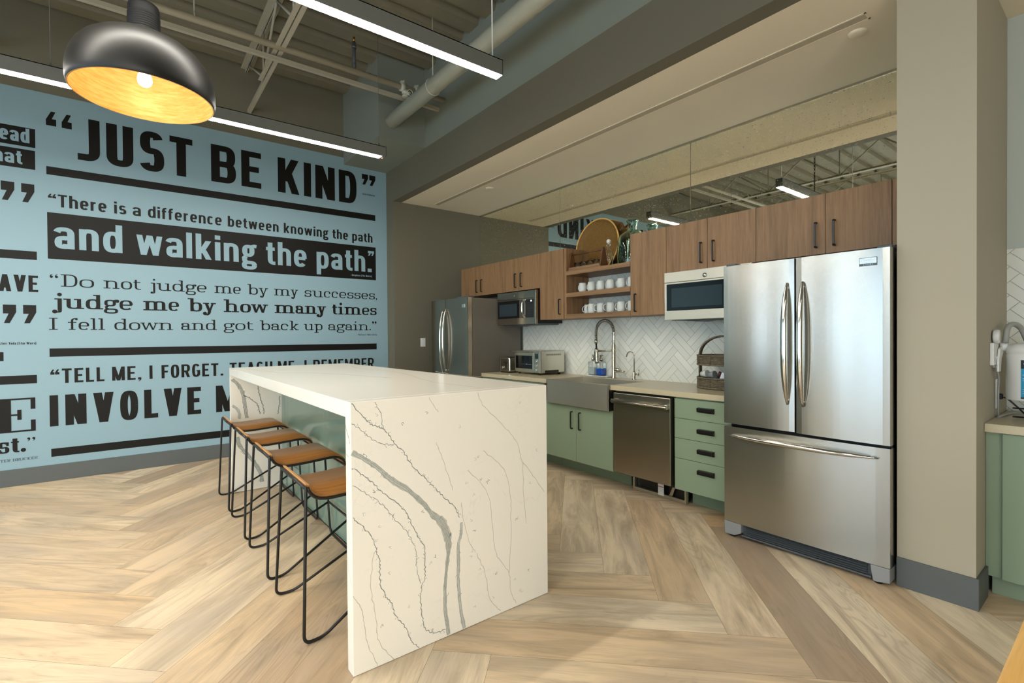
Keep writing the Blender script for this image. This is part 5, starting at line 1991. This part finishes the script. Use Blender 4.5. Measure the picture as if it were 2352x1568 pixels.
def quote(mb, y0, y1, z0, z1, close, x=0.0042):
    sh = [(0, 1), (1, 1), (1, .60), (.50, 0), (.06, 0), (.42, .52), (0, .52)]
    for_ = sh if close else [(1-a, 1-b) for a, b in sh]
    mb.poly([(x, y0+a*(y1-y0), z0+b*(z1-z0)) for a, b in for_])


def quote_round(mb, y0, y1, z0, z1, close, x=0.0042):
    w, h_ = y1-y0, z1-z0
    r = min(w*.36, h_*.34)
    cy, cz = (y0+w*.52, z1-r) if close else (y0+w*.48, z0+r)
    mb.poly([(x, cy+r*math.cos(2*PI*i/14), cz+r*math.sin(2*PI*i/14)) for i in range(14)])
    s_ = 1 if close else -1
    mb.poly([(x+.0001, cy+s_*a*r, cz+s_*b*r) for a, b in ((1, 0), (1, -.6), (.5, -1.6), (-.6, -2.3), (-.75, -2.0), (.1, -1.2), (.2, -.3))])


mur = thing('wall_mural', 'pale blue wall mural of black quotations covering the end wall', 'wall mural', (0, -4.1, 0.154))
MB().box(0.0005, 0.003, YB+0.02, YS-0.001, 0.155, 3.676).build('vinyl_sheet', 'mural', mur)
BOLD = Face(.205, .155, .73)
MED = Face(.185, .135, .735)
SLAB = Face(.15, .072, .67, True)
SLABB = Face(.215, .088, .68, True)
HEAVY = Face(.19, .14, .735)


def line(words, face, zb, cap, mat='ink', gap=.09, quotes=(), rq=()):
    for tx, a, b in words:
        m_ = MB()
        letters(m_, face, tx, a, b, zb, cap, gap)
        m_.build('lettering', mat, mur, False)
    for fn, qs in ((quote, quotes), (quote_round, rq)):
        for q in qs:
            m_ = MB()
            fn(m_, *q)
            m_.build('quotation_mark', mat, mur, False)


def bar(y0, y1, z0, z1, nm='bar'):
    MB().box(0.003, 0.0034, y0, y1, z0, z1).build(nm, 'ink', mur)


YL, YR_ = -4.797, -1.555
bar(YL, YR_, 2.913, 2.990)
bar(YL, YR_, 2.115, 2.556, 'text_block')
bar(YL, YR_, 1.183, 1.262)
bar(YL, YR_, 0.230, 0.307)
line([('JUST', -4.571, -3.627), ('BE', -3.454, -2.948), ('KIND', -2.767, -1.809)], BOLD, 3.098, .414, gap=.105,
     quotes=[(-4.794, -4.722, 3.378, 3.512, 0), (-4.683, -4.611, 3.378, 3.512, 0), (-1.734, -1.651, 3.376, 3.515, 1), (-1.633, -1.549, 3.376, 3.515, 1)])
line([('There', -4.72, -4.36), ('is', -4.301, -4.205), ('a', -4.152, -4.086), ('difference', -4.027, -3.359), ('between', -3.299, -2.766), ('knowing', -2.708, -2.181), ('the', -2.129, -1.929), ('path', -1.874, -1.598)],
     MED, 2.615, .120, gap=.10, quotes=[(-4.789, -4.761, 2.693, 2.732, 0), (-4.758, -4.731, 2.693, 2.732, 0)])
line([('and', -4.748, -4.24), ('walking', -4.126, -3.009), ('the', -2.907, -2.449), ('path.', -2.329, -1.614)], HEAVY, 2.220, .278, 'paleink', gap=.095,
     quotes=[(-1.663, -1.621, 2.437, 2.502, 1), (-1.619, -1.579, 2.437, 2.502, 1)])
line([('Do', -4.709, -4.465), ('not', -4.393, -4.099), ('judge', -4.036, -3.513), ('me', -3.438, -3.177), ('by', -3.105, -2.894), ('my', -2.825, -2.557), ('successes,', -2.479, -1.543)],
     SLAB, 1.855, .118, gap=.055, rq=[(-4.79, -4.758, 1.934, 1.976, 0), (-4.754, -4.722, 1.934, 1.976, 0)])
line([('judge', -4.788, -4.164), ('me', -4.078, -3.769), ('by', -3.686, -3.431), ('how', -3.35, -2.905), ('many', -2.822, -2.223), ('times', -2.144, -1.551)], SLABB, 1.644, .143, gap=.045)
line([('I', -4.797, -4.736), ('fell', -4.663, -4.388), ('down', -4.314, -3.826), ('and', -3.753, -3.423), ('got', -3.353, -3.058), ('back', -2.979, -2.562), ('up', -2.492, -2.267), ('again.', -2.195, -1.635)],
     SLAB, 1.440, .114, gap=.055, rq=[(-1.622, -1.587, 1.514, 1.560, 1), (-1.585, -1.55, 1.514, 1.560, 1)])
line([('TELL', -4.713, -4.398), ('ME,', -4.338, -4.103), ('I', -4.035, -4.003), ('FORGET.', -3.932, -3.364), ('TEACH', -3.301, -2.854), ('ME,', -2.793, -2.562), ('I', -2.49, -2.459), ('REMEMBER', -2.385, -1.599)],
     MED, 0.928, .140, gap=.12, quotes=[(-4.794, -4.764, 1.013, 1.061, 0), (-4.761, -4.73, 1.013, 1.061, 0)])
line([('INVOLVE', -4.803, -3.581), ('ME', -3.439, -2.994)], BOLD, 0.520, .296, gap=.16)
line([('- KEN PENDERY', -1.745, -1.556)], MED, 3.239, .020)
line([('- Morpheus (The Matrix)', -1.90, -1.613)], MED, 2.153, .022, 'paleink')
line([('- Nelson Mandela', -1.825, -1.549)], SLAB, 1.371, .022, gap=.06)
# neighbouring column, cut by the frame
bar(-5.9, -4.869, 3.141, 3.316, 'text_block')
bar(-5.9, -4.872, 2.936, 3.113, 'text_block')
line([('ead', -5.106, -4.908)], HEAVY, 3.176, .133, 'paleink', gap=.08)
line([('hat', -5.148, -4.96)], HEAVY, 2.972, .125, 'paleink', gap=.08)
line([], MED, 0, .1, quotes=[(-5.102, -5.014, 2.625, 2.797, 1), (-4.969, -4.881, 2.625, 2.797, 1)])
bar(-5.9, -4.872, 2.094, 2.173)
line([('AVE', -5.128, -4.867)], MED, 1.793, .154, gap=.10)
line([], MED, 0, .1, quotes=[(-5.103, -5.017, 1.501, 1.670, 1), (-4.971, -4.883, 1.501, 1.670, 1)])
line([('ster', -5.13, -5.081), ('Yoda', -5.07, -5.022), ('(Star', -5.013, -4.96), ('Wars)', -4.952, -4.885)], MED, 1.304, .022, gap=.12)
bar(-5.9, -5.104, 1.155, 1.236)
bar(-5.9, -4.886, 0.939, 1.017)
line([('E', -5.205, -4.9)], Face(.25, .05, .67, True), 0.495, .312)
line([('st.', -5.151, -4.969)], SLABB, 0.310, .150, gap=.06, rq=[(-4.964, -4.935, .387, .437, 1), (-4.93, -4.901, .387, .437, 1)])
line([('TER', -5.137, -5.073), ('DRUCKER', -5.059, -4.892)], SLAB, 0.230, .023, gap=.08)
# small print on the fridge badge
m_ = MB()
f_ = Face(.2, .15, .7)
for q in f_.fit('FRIGIDAIRE', .068/.0095, .12):
    m_.poly([(5.4365+a*.0095, FY-0.0068, 1.7295+b*.0095) for a, b in q])
for q in f_.fit('GALLERY', .042/.0060, .3):
    m_.poly([(5.4500+a*.0060, FY-0.0066, 1.7085+b*.0060) for a, b in q])
m_.build('badge_lettering', 'label_white', dr, False)
